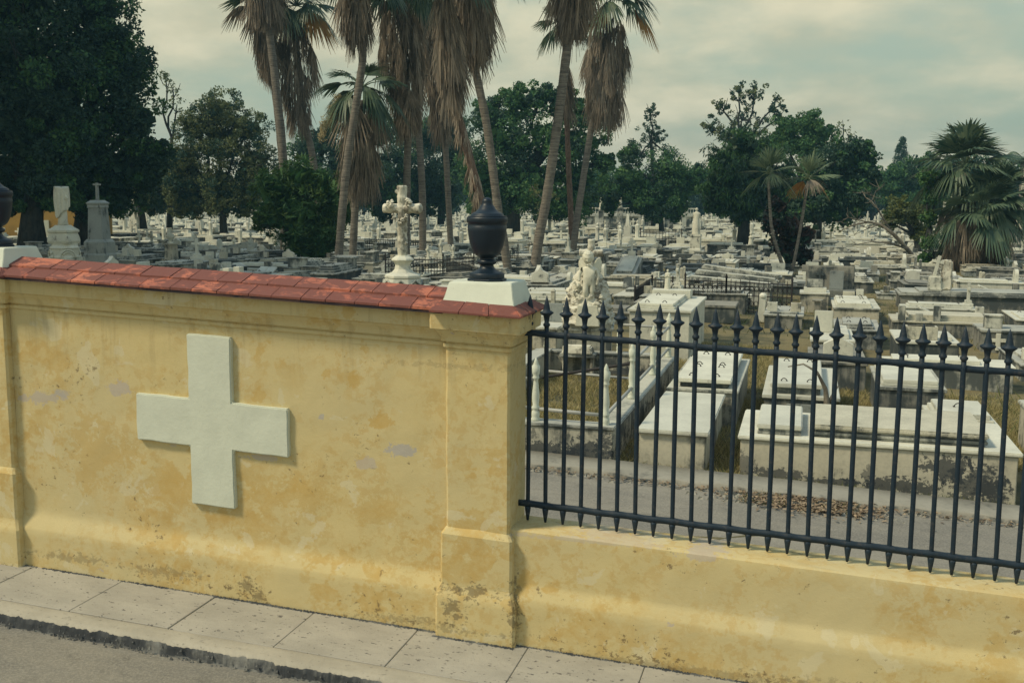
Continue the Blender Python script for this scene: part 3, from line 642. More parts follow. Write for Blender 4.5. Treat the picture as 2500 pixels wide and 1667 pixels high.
# --- angel monument -------------------------------------------------
t = thing('angel_monument', -1.80, 11.5, 'cherub on a carved rock before a rough stone cross, on a stained block', 'monument', rz=.16); EXCL.append((-2.7, -1.1, 11.1, 13.2))
MB().box(-.42, .42, -.40, .62, -.1, .84).build('block', M['stucco'], t, bevel=.012)
MB().box(-.46, .46, -.44, .66, .70, .76).build('moulding', M['marble_old'], t, bevel=.015)
def rock(name, parent, rx, ry, h, mat, z0, seed=0, amp=.09, n=26, m=18, top=.3, fr=3.2):
    V = []
    for i in range(m+1):
        q = i/m; r = (1-q)**.55*(1-top)+top*(1-q**6) if i < m else .02
        for j in range(n):
            a = 2*PI*j/n; c = Vector((math.cos(a)*rx*r, math.sin(a)*ry*r, z0+h*q))
            d = mnoise.turbulence(c*fr+Vector((seed, 0, 0)), 4, True)-.5
            c.x += math.cos(a)*amp*d*2*r; c.y += math.sin(a)*amp*d*2*r; c.z += amp*.5*mnoise.noise(c*fr*1.7); V.append(c)
    Qd = [(i*n+j, i*n+(j+1) % n, (i+1)*n+(j+1) % n, (i+1)*n+j) for i in range(m) for j in range(n)]
    o = npmesh(name, V, Qd, mat, parent); o.data.polygons.foreach_set('use_smooth', [i % 3 != 0 for i in range(len(Qd))]); return o
rock('rock', t, .47, .44, 1.02, M['carved'], .82, 3, .07, 56, 40, .34, 9)
o = rock('rock', t, .42, .26, .40, M['carved'], .82, 8, .06, 44, 18, .75, 9); o.location = (0, -.24, 0)
o = MB().box(-.20, .22, -.52, -.46, .80, 1.16, .04, 0).build('inscribed_scroll', M['statue'], t, bevel=.01); rough(o, 4, .008, 9)
def logcross(parent, x, y, z0, z1, arm, za, r, mat, name='cross', seed=1, amp=.14, n=14):
    mb = MB()
    def limb(a, b, k):
        a, b = Vector(a), Vector(b); pts = [a+(b-a)*i/k for i in range(k+1)]; mb.tube(pts, [r*(.92 if i in (0, k) else 1+.05*math.sin(i*.7+seed)+.05*mnoise.noise((i*.6, seed, 0))) for i in range(k+1)], n)
    limb((x, y, z0), (x, y, z1), int((z1-z0)/r*4)+2); limb((x-arm, y, za), (x+arm, y, za), int(2*arm/r*4)+2)
    o = mb.build(name, mat, parent, smooth=True); me = o.data
    for v in me.vertices:
        q = v.co; d = .6*mnoise.fractal((q.x*13+seed, q.y*13, q.z*7), 1, 2, 5)+.5*(abs(mnoise.noise((q.x*30, q.y*30, q.z*9+seed)))-.25); c = Vector((x, y, q.z)) if abs(q.x-x) < r*1.3 else Vector((q.x, y, za))
        v.co += (q-c)*amp*d*1.3
    return o
logcross(t, .03, .22, 1.3, 2.27, .21, 2.03, .062, M['carved'], n=26)
# cherub: one continuous skinned body, head looking down, wings behind
def skinbody(name, J, Eg, mat, parent, loc=(0, 0, 0), sc=1.0, lv=2):
    bm = bmesh.new(); sk = bm.verts.layers.skin.verify(); vs = []
    for (x, y, z, r) in J:
        v = bm.verts.new((x*sc, y*sc, z*sc)); v[sk].radius = (r*sc, r*sc); vs.append(v)
    vs[0][sk].use_root = True
    for a, b in Eg: bm.edges.new((vs[a], vs[b]))
    me = bpy.data.meshes.new(name); bm.to_mesh(me); bm.free(); me.materials.append(mat)
    o = bpy.data.objects.new(name, me); COL.objects.link(o); o.parent = parent; o.location = loc
    o.modifiers.new('Skin', 'SKIN').use_smooth_shade = True; s = o.modifiers.new('Sub', 'SUBSURF'); s.levels = s.render_levels = lv
    return o
def head(parent, c, r, mat, hairmat, tilt=0, veil=False):
    """one closed head: skull, brow, nose, lips, chin, ears; hair as a child"""
    n, m = 52, 40; V = []
    for i in range(m+1):
        ph = PI*i/m
        for j in range(n):
            a = 2*PI*j/n; d = Vector((math.sin(ph)*math.sin(a), -math.sin(ph)*math.cos(a), math.cos(ph)))
            k = 1.0; f = max(0, -d.y)
            if d.z < 0: k -= .10*(-d.z)*(1-f*.3)
            k += .20*math.exp(-((d.x/.13)**2+((d.z+.14)/.15)**2))*f          # nose
            k -= .12*sum(math.exp(-(((d.x-s*.36)/.15)**2+((d.z-.06)/.11)**2)) for s in (-1, 1))*f   # eye sockets
            k += .05*math.exp(-((d.x/.45)**2+((d.z-.26)/.10)**2))*f             # brow
            k += .07*math.exp(-((d.x/.2)**2+((d.z+.42)/.06)**2))*f - .05*math.exp(-((d.x/.25)**2+((d.z+.50)/.035)**2))*f
            k += .07*math.exp(-((d.x/.28)**2+((d.z+.72)/.16)**2))*f
            k += .12*math.exp(-(((abs(d.x)-.97)/.12)**2+((d.y)/.16)**2+((d.z+.05)/.2)**2))
            V.append(Vector((d.x*r*.86, d.y*r*.95, d.z*r*1.12))*k)
    Rm = Matrix.Rotation(tilt, 4, 'X'); V = [Rm @ v+Vector(c) for v in V]
    Qd = [(i*n+j, i*n+(j+1) % n, (i+1)*n+(j+1) % n, (i+1)*n+j) for i in range(m) for j in range(n)]
    o = npmesh('head', V, Qd, mat, parent); o.data.polygons.foreach_set('use_smooth', [True]*len(Qd))
    V = []
    for i in range(m+1):
        ph = PI*.60*i/m
        for j in range(n):
            a = 2*PI*j/n; d = Vector((math.sin(ph)*math.sin(a), -math.sin(ph)*math.cos(a), math.cos(ph)))
            lim = 1-.30*max(0, min(1, (-d.y-.15)/.15))*max(0, min(1, (.72-d.z)/.15))
            k = 1.08*lim + .09*mnoise.noise(d*7+Vector((9, 0, 0)))
            V.append(Rm @ Vector((d.x*r*.88, d.y*r*.97, d.z*r*1.08))*k+Vector(c))
    h = npmesh('hair', V, Qd, hairmat, o); h.data.polygons.foreach_set('use_smooth', [True]*len(Qd)); return o
J = [(0, 0, .36, .075), (0, .01, .45, .085), (0, 0, .53, .078), (0, 0, .575, .035), (0, -.01, .61, .034),
     (-.045, -.01, .31, .055), (-.055, -.045, .19, .044), (-.045, -.01, .10, .036), (-.045, -.01, .03, .024), (-.05, -.06, .015, .022),
     (.05, 0, .31, .055), (.05, -.01, .19, .044), (.055, .01, .10, .036), (.06, .015, .03, .024), (.065, -.04, .015, .022),
     (-.10, .01, .545, .032), (-.15, 0, .46, .03), (-.155, -.02, .38, .026), (-.14, -.045, .35, .020),
     (.10, .01, .545, .032), (.145, .01, .44, .03), (.135, -.03, .34, .026), (.12, -.05, .29, .020)]
Eg = [(0, 1), (1, 2), (2, 3), (3, 4), (0, 5), (5, 6), (6, 7), (7, 8), (8, 9), (0, 10), (10, 11), (11, 12), (12, 13), (13, 14), (2, 15), (15, 16), (16, 17), (17, 18), (2, 19), (19, 20), (20, 21), (21, 22)]
skinbody('cherub', J, Eg, M['statue'], t, (.02, -.30, 1.17), 1.12)
head(t, (.0, -.33, 1.17+.80), .108, M['statue'], M['statue'], .35)
for s in (-1, 1):
    pl = [(0, .05), (.06, .17), (.13, .20), (.17, .12), (.16, -.02), (.10, -.12), (.04, -.10), (0, -.03)]
    o = MB().prism([(x*s, z) for x, z in pl], 0, .03, Matrix.Translation((.03+s*.06, -.20, 1.17+.60)) @ Matrix.Rotation(s*.5, 4, 'Z')).build('wing', M['statue'], t, bevel=.009); rough(o, 2, .008, 30)
for i in range(11):   # garland of carved roses beside the cherub
    rr = random.Random(i); r = rr.uniform(.035, .055)
    o = rock('carved_rose', t, r, r, r*1.6, M['statue'], 0, i, .03, 10, 7, .5, 30); o.location = (-.2+rr.uniform(-.05, .05), -.28+rr.uniform(-.03, .03), 1.15+i*.05) if i < 8 else (.24+rr.uniform(-.03, .03), -.30, 1.15+(i-8)*.06)
t = thing('stone_bench', -1.80, 10.30, 'carved stone bench draped with a fringed stone cloth, below the cherub', 'bench'); t.location.x = -1.78; t.location.y = 11.45-.78+.1
EXCL.append((-2.3, -1.3, 10.3, 11.2))
for x in (-.26, .22): MB().box(x-.03, x+.03, -.1, .1, 0, .30, .006).build('leg', M['carved'], t, bevel=.008)
MB().box(-.33, .29, -.15, .15, .30, .37).build('seat', M['marble_old'], t, bevel=.012)
o = MB().box(-.30, .24, -.17, .10, .36, .50, .03, .02).build('draped_cloth', M['carved'], t, bevel=.02); rough(o, 5, .022, 9)
# --- pale sarcophagus behind the angel
t = thing('slab_tomb', -1.35, 13.3, 'tall pale bluish marble tomb with a tilted two tier slab, right behind the cherub', 'tomb'); EXCL.append((-1.6, .3, 13.0, 17.5))
MB().box(0, 1.15, 0, 3.1, -.1, .86).build('base', M['marble'], t, bevel=.01)
MB().box(-.04, 1.19, -.04, 3.14, .86, .91).build('ledge', M['marble'], t, bevel=.01)
slabtop(t, .08, .85, .1, 2.4, .91, M['marble'], ((0, .05), (.03, .05)))
for x in (.28, .62):
    for y in (.4, 2.0): ring_handle(t, x, y, 1.01)
MB().box(.08, .90, 2.45, 2.9, .91, 1.08).build('end_block', M['marble'], t, bevel=.01)
t2 = thing('praying_figure', -.98, 16.05, 'small white praying child figure on a marble pedestal behind the cherub', 'statue'); t2.location.z = gz(-1, 16)+.98
MB().box(-.16, .16, -.12, .12, 0, .10, .02, .02).build('pedestal', M['marble'], t2, bevel=.008)
# --- robed figure helper (continuous body from hem to neck)
def robed(parent, z0, h, mat, arms='fold', name='figure', seed=0, back=False):
    k = h/1.75; n = 40
    P = [(.27, .24, 0), (.28, .25, .02), (.255, .22, .15), (.235, .20, .45), (.215, .175, .80), (.20, .16, 1.0), (.205, .155, 1.15), (.235, .15, 1.30), (.245, .14, 1.38), (.20, .12, 1.44), (.09, .085, 1.485), (.062, .066, 1.52), (.06, .064, 1.56)]
    V = []; rows = []
    for a, b in zip(P, P[1:]):
        for q in (0, .5): rows.append([a[i]+(b[i]-a[i])*q for i in range(3)])
    rows.append(list(P[-1]))
    for (rx, ry, z) in rows:
        for j in range(n):
            a = 2*PI*j/n; f = 1+(.055*math.sin(a*11+seed+math.sin(z*3)*1.5)+.03*math.sin(a*5+z*2+seed))*max(0, 1-z/1.4)
            V.append((rx*f*math.cos(a)*k, ry*f*math.sin(a)*k, z0+z*k))
    m = len(rows); Qd = [(i*n+j, i*n+(j+1) % n, (i+1)*n+(j+1) % n, (i+1)*n+j) for i in range(m-1) for j in range(n)]
    o = npmesh(name, V, Qd, mat, parent); o.data.polygons.foreach_set('use_smooth', [True]*len(Qd))
    head(parent, (0, -.015*k, z0+1.63*k), .108*k, mat, mat, .15 if not back else -.1)
    mb = MB()
    for s in (-1, 1):
        if arms == 'fold': mb.tube([(s*.21*k, 0, z0+1.38*k), (s*.26*k, -.02*k, z0+1.12*k), (s*.16*k, -.16*k, z0+1.12*k), (s*.02*k, -.20*k, z0+1.24*k)], [.06*k, .065*k, .055*k, .03*k], 10)
        else: mb.tube([(s*.21*k, 0, z0+1.38*k), (s*.29*k, 0, z0+1.1*k), (s*.25*k, -.10*k, z0+.92*k)], [.06*k, .06*k, .035*k], 10)
    mb.build('sleeve', mat, parent, smooth=True)
    return o
robed(t2, .10, .44, M['statue'], seed=1)
# --- tree trunk cross on an octagonal plinth
u, v, _ = G(980, 790, 0); D_ = 24.0; q = W(982, 700, D_); u, v = q.x, q.y
t = thing('trunk_cross', u, v, 'tall stone cross carved like tree logs with a flower garland, on a white octagonal plinth', 'monument'); EXCL.append((u-1.2, u+1.2, v-1.2, v+1.2))
zt = lambda y: W(982, y, D_).z - t.location.z
px = D_/F
def zz_(y): return zt(y)
# pixel heights in the photo -> metres at its own distance
tp, bt = zz_(456), zz_(627)
mb = MB(); r = 11.5*px
o = logcross(t, 0, 0, bt-.02, tp, 48*px, zz_(512), r, M['carved'], seed=4, amp=.20, n=40)
for (x_, y_, dx_) in ((-10, 475, -.09), (10, 600, .07), (-9, 570, -.06), (9, 545, .08)): MB().tube([(x_*px*.6, -.03, zz_(y_)), (x_*px*.6+dx_, -.05, zz_(y_)+.05)], [.05, .035], 9).build('branch_stub', M['carved'], t, bevel=0)
for i in range(26):
    rr = random.Random(i+40); rr2 = rr.uniform(.028, .06)
    if i < 9: p = (-27*px+rr.gauss(0, .05), -.10+rr.uniform(-.04, .02), zz_(505)+rr.gauss(0, .085))
    elif i < 15: p = (17*px+rr.gauss(0, .04), -.10, zz_(500)+rr.gauss(0, .07))
    else: q = (i-15)/10; p = (-20*px+q*36*px, -.13, zz_(528)-.16*math.sin(q*PI)+rr.gauss(0, .02))
    o = rock('carved_flower', t, rr2, rr2, rr2*1.6, M['carved'], 0, i, .03, 10, 7, .5, 26); o.location = (p[0], p[1], p[2]-rr2*.7)
def octp(name, prof, mat, parent, bev=.012): return MB().lathe([(r, z) for r, z in prof], 8, rot=PI/8+YW).build(name, mat, parent, bevel=bev)
octp('capital', [(17*px, zz_(627)), (21*px, zz_(630)), (27*px, zz_(634)), (29*px, zz_(638)), (22*px, zz_(643)), (19*px, zz_(650)), (21*px, zz_(660)), (29*px, zz_(668)), (42*px, zz_(672)), (46*px, zz_(675)), (46*px, zz_(681))][::-1], M['marble'], t, .006)
octp('plinth', [(58*px, -.1), (56*px, .10), (52*px, zz_(705)), (46*px, zz_(682))], M['marble'], t)
for k_ in range(8):
    a = PI/8+YW+PI/8+k_*PI/4; mb = MB(); pts = [(-.17, 0, zz_(720)), (-.17, 0, zz_(706)), (-.13, 0, zz_(697)), (0, 0, zz_(687)), (.13, 0, zz_(697)), (.17, 0, zz_(706)), (.17, 0, zz_(720))]
    Mr = Matrix.Rotation(a, 4, 'Z') @ Matrix.Translation((50*px*.93, 0, 0)) @ Matrix.Rotation(PI/2, 4, 'Z')
    mb.tube([Mr @ Vector(p) for p in pts], .028, 6); mb.build('blind_arch', M['marble_old'], t)
# --- draped column
q = W(153, 600, 33.0); u, v = q.x, q.y; t = thing('draped_column', u, v, 'broken white column draped with a carved cloth on an ornate pedestal, at the left', 'monument'); EXCL.append((u-1.4, u+1.4, v-1.4, v+1.4))
px = 33/F; zc = lambda y: W(153, y, 33.0).z-t.location.z
MB().lathe([(11.5*px, zc(563)), (12.5*px, zc(561)), (11*px, zc(555)), (10.5*px, zc(480)), (11.5*px, zc(474))], 24).build('shaft', M['statue'], t, smooth=True)
n = 110; V = []; rows = 30
for i in range(rows+1):
    q_ = i/rows
    for j in range(n):
        a = 2*PI*j/n; low = 528+14*math.cos(a+1.97)+4*math.sin(a*3+1)
        y_ = 470+(low-470)*max(0, (q_-.12)/.88); rad = (15.0+1.2*math.sin(q_*3)) if q_ > .12 else 15.0*math.sqrt(max(.0, q_/.12))**.8
        fold = 1+.09*math.sin(a*10+q_*2.6+1.2*math.sin(q_*4))*min(1, q_*2.5)+.04*math.sin(a*17+1+q_*3)*min(1, q_*4)
        V.append((rad*px*fold*math.cos(a)*1.04, rad*px*fold*math.sin(a)*1.04, zc(y_)+.02*math.sin(a*2)*(q_ < .15)))
Qd = [(i*n+j, i*n+(j+1) % n, (i+1)*n+(j+1) % n, (i+1)*n+j) for i in range(rows) for j in range(n)]
o = npmesh('drapery', V, Qd, M['statue'], t); o.data.polygons.foreach_set('use_smooth', [True]*len(Qd)); so_ = o.modifiers.new('S', 'SOLIDIFY'); so_.thickness = -.02
o = rock('carved_flower', t, .06, .05, .14, M['statue'], 0, 5, .03, 10, 7, .5, 26); o.location = (15.5*px, -.06, zc(500))
s2 = math.sqrt(2)
def sq(name, prof, mat, bev=.01): return MB().lathe([(r*px*s2*.98, zc(y)) for r, y in prof], 4, rot=PI/4+.12).build(name, mat, t, bevel=bev)
sq('upper_pedestal', [(26, 608), (28, 602), (27, 594), (24, 582), (27, 580), (27, 575), (22, 571), (16, 566), (14, 563)][::1], M['statue'], .006)
MB().lathe([(37*px, zc(642)), (37*px, zc(640)), (34*px, zc(636)), (34*px, zc(622)), (36*px, zc(618)), (34*px, zc(616)), (30*px, zc(612)), (30*px, zc(608))], 8, rot=PI/8).build('arched_base', M['statue'], t, bevel=.006)
MB().box(-33*px, 33*px, -33*px, 33*px, -.1, zc(642)).build('plinth', M['marble'], t, bevel=.01)
for k_ in range(4):
    a = .12+PI/4+k_*PI/2; Mr = Matrix.Rotation(a, 4, 'Z') @ Matrix.Translation((35*px*.93, 0, 0)) @ Matrix.Rotation(PI/2, 4, 'Z')
    for rr_ in (.17, .235): MB().tube([Mr @ Vector((rr_*math.cos(b), 0, zc(641)+rr_*math.sin(b))) for b in lin(0, PI, 11)], .028, 6).build('arch_moulding', M['statue'], t)
# --- grey obelisk pedestal with a cross
q = W(240, 600, 36.0); u, v = q.x, q.y; t = thing('cross_pedestal', u, v, 'tall grey granite pedestal topped by a slender cross, right of the draped column', 'monument'); EXCL.append((u-1.3, u+1.3, v-1.3, v+1.3))
px = 36/F; zc = lambda y: W(240, y, 36.0).z-t.location.z
sq('shaft', [(20, 597), (17, 521)], M['blue_marble'], .008); sq('plinth', [(29, 660), (29, 634), (27, 630), (27, 603), (24, 599), (22, 596)], M['blue_marble'], .008)
sq('cap', [(17.5, 521), (18.5, 519), (18, 513), (19.5, 511), (20.5, 508), (13, 502), (12.5, 501)], M['blue_marble'], .004)
mb = MB(); mb.box(-3.2*px, 3.2*px, -.05, .05, zc(501), zc(459), .01); mb.box(-10*px, 10*px, -.045, .045, zc(465.5), zc(461)); mb.build('cross', M['blue_marble'], t, bevel=.008)
# --- white statue with its back turned
u, v, _ = G(1695, 628); t = thing('robed_statue', u, v, 'tall white robed statue with bowed head on a square pedestal among the middle tombs', 'statue', rz=PI*.95); EXCL.append((u-1, u+1, v-1, v+1))
Dm = proj(u, v, 0)[2]; px = Dm/F; zc = lambda y: W(1695, y, Dm).z-t.location.z
sq('pedestal', [(14, 630), (14, 604), (12, 600), (12, 574), (13.5, 571), (13, 567)], M['marble'], .01)
robed(t, zc(567), (567-503)*px, M['statue'], 'fold', seed=2, back=True)
# --- statue columns, a low mausoleum with balustrade far in the middle
for (x, y0, y1, lab) in ((1464, 545, 474, 'far stone figure on a slim column left of the balustrade'), (1510, 540, 470, 'far stone figure half hidden by leaves above the balustrade')):
    Dk = 92; q = W(x, 520, Dk); t = thing('column_statue', q.x, q.y, lab, 'statue', 'far column statues'); zc = lambda y: W(x, y, Dk).z-t.location.z; px = Dk/F
    sq('column', [(9, 560), (8, y0), (6, y0-5), (6, y0-30), (8, y0-32), (8, y0-36)], M['marble_old'], .01); robed(t, zc(y0-36), (y0-36-y1)*px, M['statue'], seed=x)
q = W(1560, 525, 97); t = thing('mausoleum', q.x, q.y, 'low cream mausoleum terrace with a balustrade beneath the far trees', 'mausoleum'); t.rotation_euler.z = YW
MB().box(-5, 5, 0, 3, -1, 1.5).build('wall', M['marble_old'], t); MB().box(-5.2, 5.2, -.15, 3.1, 1.5, 1.72).build('cornice', M['marble'], t, bevel=.02)
mb = MB()
for i in range(40): mb.lathe([(.05, 1.72), (.09, 1.85), (.04, 2.05), (.06, 2.2)], 6, (-4.9+i*.25, 0, 0))
mb.build('balustrade', M['marble'], t); MB().box(-5.1, 5.1, -.12, .12, 2.2, 2.32).build('handrail', M['marble'], t)
for x in (-4, -2, 0, 2, 4): MB().box(x-.2, x+.2, -.12, 0, -.5, 1.5).build('pilaster', M['marble'], t)
# --- leaning cross, inscribed stone and a rough rock stele on their tomb
u, v, _ = G(2295, 748); EXCL.append((u-1.4, u+3.6, v-.3, v+2.2))
Dm = proj(u, v, 0)[2]; px = Dm/F; hb = (748-699)*px
t = thing('long_tomb', u, v, 'long weathered tomb carrying the leaning cross headstone and the rough stele', 'tomb')
MB().box(-1.1, 3.3, 0, 1.7, -.2, hb-.14).build('base', M['cement'], t, bevel=.015); mb = MB(); mb.box(-1.16, 3.36, -.06, 1.76, hb-.14, hb-.08); mb.box(-1.1, 3.3, 0, 1.7, hb-.08, hb-.04); mb.box(-.6, 2.9, .1, 1.6, hb-.04, hb); mb.build('stepped_cover', M['marble_old'], t, bevel=.012)
zb_ = gz(u, v)+hb
t = thing('rock_stele', u+14*px, v+.5, 'rough standing rock stele with scroll carving, right beside the leaning cross', 'stele', z=zb_)
o = MB().box(-14*px, 14*px, -.14, .16, 0, (699-624)*px, .03, .03).build('stone', M['carved'], t, bevel=.04); rough(o, 6, .04, 5)
t = thing('inscribed_headstone', u-12*px, v+.4, 'inscribed pale headstone with a tall cross leaning right on top of it', 'headstone', z=zb_)
MB().box(-17*px, 16*px, -.1, .12, 0, (699-662)*px, .02).build('stone', M['marble'], t, bevel=.04, seg=3); MB().box(-18*px, 15*px, -.2, -.04, 0, 7*px).build('roll', M['marble'], t, bevel=.03)
Mr = Matrix.Translation((-3*px, .02, (699-664)*px)) @ Matrix.Rotation(.20, 4, 'Y')
mb = MB(); mb.box(-4*px, 4*px, -.035, .035, -.02, 52*px, M4=Mr); mb.box(-15*px, 15*px, -.03, .03, 33*px, 40*px, M4=Mr); mb.build('cross', M['marble'], t, bevel=.008)
# --- right edge monument: stepped pedestal and obelisk
u, v, _ = G(2500, 604); Dm = 62; q = W(2497, 604, Dm); t = thing('tall_obelisk', q.x, q.y, 'grey stone obelisk on a massive stepped pedestal at the right edge', 'obelisk'); EXCL.append((q.x-3, q.x+3, q.y-3, q.y+3))
px = Dm/F; zc = lambda y: W(2497, y, Dm).z-t.location.z
sq('pedestal', [(46, 640), (46, 600), (43, 596), (41, 580), (38, 576), (36, 552), (40, 548), (40, 543)], M['cement'], .02)
sq('stepped_cap', [(32, 543), (30, 536), (26, 533), (24, 525), (20, 520)], M['stucco'], .02); sq('shaft', [(17, 521), (10, 385), (2, 372)], M['stucco'], .01)
# --- stained stele wall tomb with a dark cross, mid right
u, v, _ = G(2020, 735); Dm = proj(u, v, 0)[2]; px = Dm/F; t = thing('wall_tomb', u, v, 'tomb with a wide dark streaked back wall bearing a black cross', 'tomb'); EXCL.append((u-1.6, u+1.6, v-.8, v+2.6))
MB().box(-55*px, 62*px, .8, .95, 0, (735-643)*px).build('back_wall', M['cement'], t, bevel=.03, seg=3); MB().box(-58*px, 65*px, 0, 2.4, -.1, (735-700)*px).build('base', M['cement_dark'], t, bevel=.02)
mb = MB(); mb.box(-24*px, -18*px, .74, .80, (735-695)*px, (735-650)*px); mb.box(-31*px, -11*px, .745, .80, (735-668)*px, (735-661)*px); mb.build('cross', M['cement_dark'], t, bevel=.006)
MB().box(2*px, 36*px, .55, .68, (735-700)*px, (735-655)*px).build('headstone', M['blue_marble'], t, bevel=.012)
# --- yellow outbuilding with a white door far left
q = W(107, 612, 63); t = thing('ochre_building', q.x, q.y, 'ochre yellow building with a pale blind doorway behind the left trees', 'building', rz=YW)
MB().box(-5, 2.2, 0, 5, -.5, 4).build('wall', M['ochre'], t); MB().box(-.42, .32, -.05, 0, -.3, 1.62).build('door', M['whitewash'], t, bevel=.01); MB().box(-5.3, 2.5, -.3, 5.3, 4, 4.3).build('cornice', M['ochre'], t, bevel=.05)
MB().box(-.50, -.42, -.07, 0, -.3, 1.70).build('door_frame', M['ochre'], t)
# --- wrought iron grave fences
def gravefence(pts, h, label, scroll=True, sp=.12):
    t = empty('grave_fence', (0, 0, 0), 0, label, 'iron fence', 'old wrought iron fences round graves')
    for a, b in zip(pts, pts[1:]):
        a = Vector((a[0], a[1], gz(*a))); b = Vector((b[0], b[1], gz(*b))); L = (b-a).length; d = (b-a)/L; n = max(2, int(L/sp)); r = .009+.0002*(a-Vector((CU, CV, 0))).length
        mb = MB()
        for z in (.06, h*.52, h*.9): mb.tube([a+Vector((0, 0, z)), b+Vector((0, 0, z))], r, 4)
        mb.build('rails', M['rust'], t); mb = MB()
        for i in range(n+1):
            p = a+d*(L*i/n); mb.tube([p, p+Vector((0, 0, h*(1.0 if i % 2 else .93)))], [r*.8, r*.6], 4)
            if scroll and i < n:
                for zc_, rr_ in ((h*.72, sp*.42), (h*.30, sp*.42)):
                    c = p+d*(L/n/2)+Vector((0, 0, zc_)); mb.tube([c+(d*math.cos(k*PI/4)+Vector((0, 0, 1))*math.sin(k*PI/4)*1.3)*rr_ for k in range(9)], r*.7, 3, cap=False)
        mb.build('scrollwork', M['rust'], t)
        for p in (a, b): MB().lathe([(.025, 0), (.025, h*1.02), (.035, h*1.03), (.03, h*1.08), (.004, h*1.15)], 6, tuple(p)).build('post', M['rust'], t)
def gp(x, y): g = G(x, y); return (g[0], g[1])
gravefence([gp(1548, 755), gp(1590, 722), gp(1640, 725)], .62, 'black spiked grave fence corner right of the pale bluish tomb', False, .09)
gravefence([gp(1670, 752), gp(1770, 756), gp(1930, 762)], .92, 'long scrolled iron grave fence below the two thin leaning palms')
gravefence([gp(940, 705), gp(1080, 700), gp(1155, 690)], .95, 'rusty lattice grave fence behind the log cross', True, .11)
gravefence([gp(862, 625), gp(1035, 628)], .9, 'far iron grave fence left of the log cross under the palms', True, .14)
gravefence([gp(1200, 655), gp(1262, 650)], .9, 'small iron grave fence beside the dark urn, right of it', True, .14)
gravefence([gp(262, 560), gp(345, 562)], 1.3, 'distant iron grave fence right of the grey pedestal with the cross', False, .25)
gravefence([gp(1560, 600), gp(1660, 600)], 1.1, 'far iron grave fence left of the robed statue', False, .2)
# --- leaning broken slabs between fence and grass plot
def frag(x, y, w_, h_, rot, tilt, label, mat='marble_old', shp=None):
    u, v, z = G(x, y); t = empty('broken_slab', (u, v, z), rot, label, 'broken slab', 'broken grave slabs leaning on the ledge')
    t.rotation_euler = (tilt, 0, rot); o = MB().prism(shp or [(-w_, 0), (w_, 0), (w_*.8, h_), (-w_*.6, h_*.9)], -.03, .03).build('slab', M[mat], t, bevel=.008)
t = thing('ledger_tomb', -1.2+1.0, 15.6, 'very long low cement ledger carrying broken slabs, behind the dry grass', 'tomb'); u, v, z = G(1545, 770); u2, v2, _ = G(1800, 770); t.location = (u, v, z); EXCL.append((u-.2, u2+.2, v-.4, v+1.4))
o = MB().box(0, u2-u, 0, 1.2, -.1, .30).build('base', M['cement_dark'], t, bevel=.02); rough(o, 4, .02); MB().box(-.03, u2-u+.03, -.03, 1.25, .30, .37).build('ledge', M['cement'], t, bevel=.015)
for i, (x, w_, h_, r_, tl, lb) in enumerate([(1530, .16, .36, .3, -.3, 'pointed arch fragment leaning at the left end of the cement ledger'), (1582, .14, .34, -.5, .3, 'tilted fragment beside the pointed arch fragment'), (1640, .2, .26, .9, .5, 'wide folded fragment in the middle of the cement ledger'), (1700, .13, .22, .2, .1, 'small box-like fragment right of the folded fragment'), (1726, .12, .3, .1, -.7, 'left leaning slab of the crossed pair near the ledger end'), (1748, .10, .3, -.3, .7, 'right leaning slab of the crossed pair near the ledger end')]):
    frag(x, 742-18+i*1.0, w_, h_, r_, tl, lb); COL.objects[-1]
for o in [o for o in bpy.data.objects if o.name.startswith('broken_slab')]: o.location.y += .0; o.location.z += .30
def twist_stump():
    t = thing('bare_stump', 2.20, 8.12, 'small bare forked stump in front of the bright marble slab tomb', 'stump'); p = t
    mb = MB(); mb.tube([(0, -.25, 0), (-.02, -.25, .2), (.03, -.22, .42), (.0, -.25, .62), (-.12, -.28, .85), (-.30, -.28, .95), (-.5, -.26, .90)], [.09, .06, .045, .03, .018, .012, .008], 7); mb.tube([(.02, -.23, .38), (.10, -.22, .55), (.16, -.2, .66)], [.03, .018, .01], 6)
    mb.tube([(0, -.25, .1), (-.12, -.3, -.02)], [.06, .03], 6); mb.build('trunk', M['bark_pale'], t, smooth=True)
twist_stump()

# --- hand placed middle tombs
def pxtomb(x0, x1, y, h, dep, label, base='cement', led='marble_old', name='slab_tomb'):
    u, v, z = G(x0, y); u1 = G(x1, y)[0]; w_ = u1-u; EXCL.append((u-.1, u1+.1, v-.1, v+dep+.1))
    t = thing(name, u, v, label, 'tomb'); MB().box(0, w_, 0, dep, -.15, h-.05).build('base', M[base], t, bevel=.012); MB().box(-.03, w_+.03, -.03, dep+.03, h-.05, h).build('ledge', M[led], t, bevel=.008)
    return t, w_
t, w_ = pxtomb(1667, 1880, 728, .42, 2.4, 'wide tomb with two long sagging stone slabs, behind the long scrolled grave fence', 'marble_old')
for i, (y, z) in enumerate(((.5, .66), (1.2, .80), (1.9, .92))):
    Mr = Matrix.Translation((w_*.05+i*.12, y, z)) @ Matrix.Rotation(.075+.02*i, 4, 'Y'); MB().box(0, w_*.98, -.28, .28, -.06, .03, M4=Mr).box(.03, w_*.95, -.24, .24, .03, .07, M4=Mr).build('sagging_slab', M['marble_old'], t, bevel=.008)
MB().box(.1, .3, .3, 2.1, .42, .60).build('bearer', M['cement'], t); MB().box(w_-.4, w_-.2, .3, 2.1, .42, .50).build('bearer', M['cement'], t)
t, w_ = pxtomb(2034, 2142, 772, .34, 2.9, 'large bright double slab tomb with iron rings before the back wall tomb', 'stucco', 'marble_old')
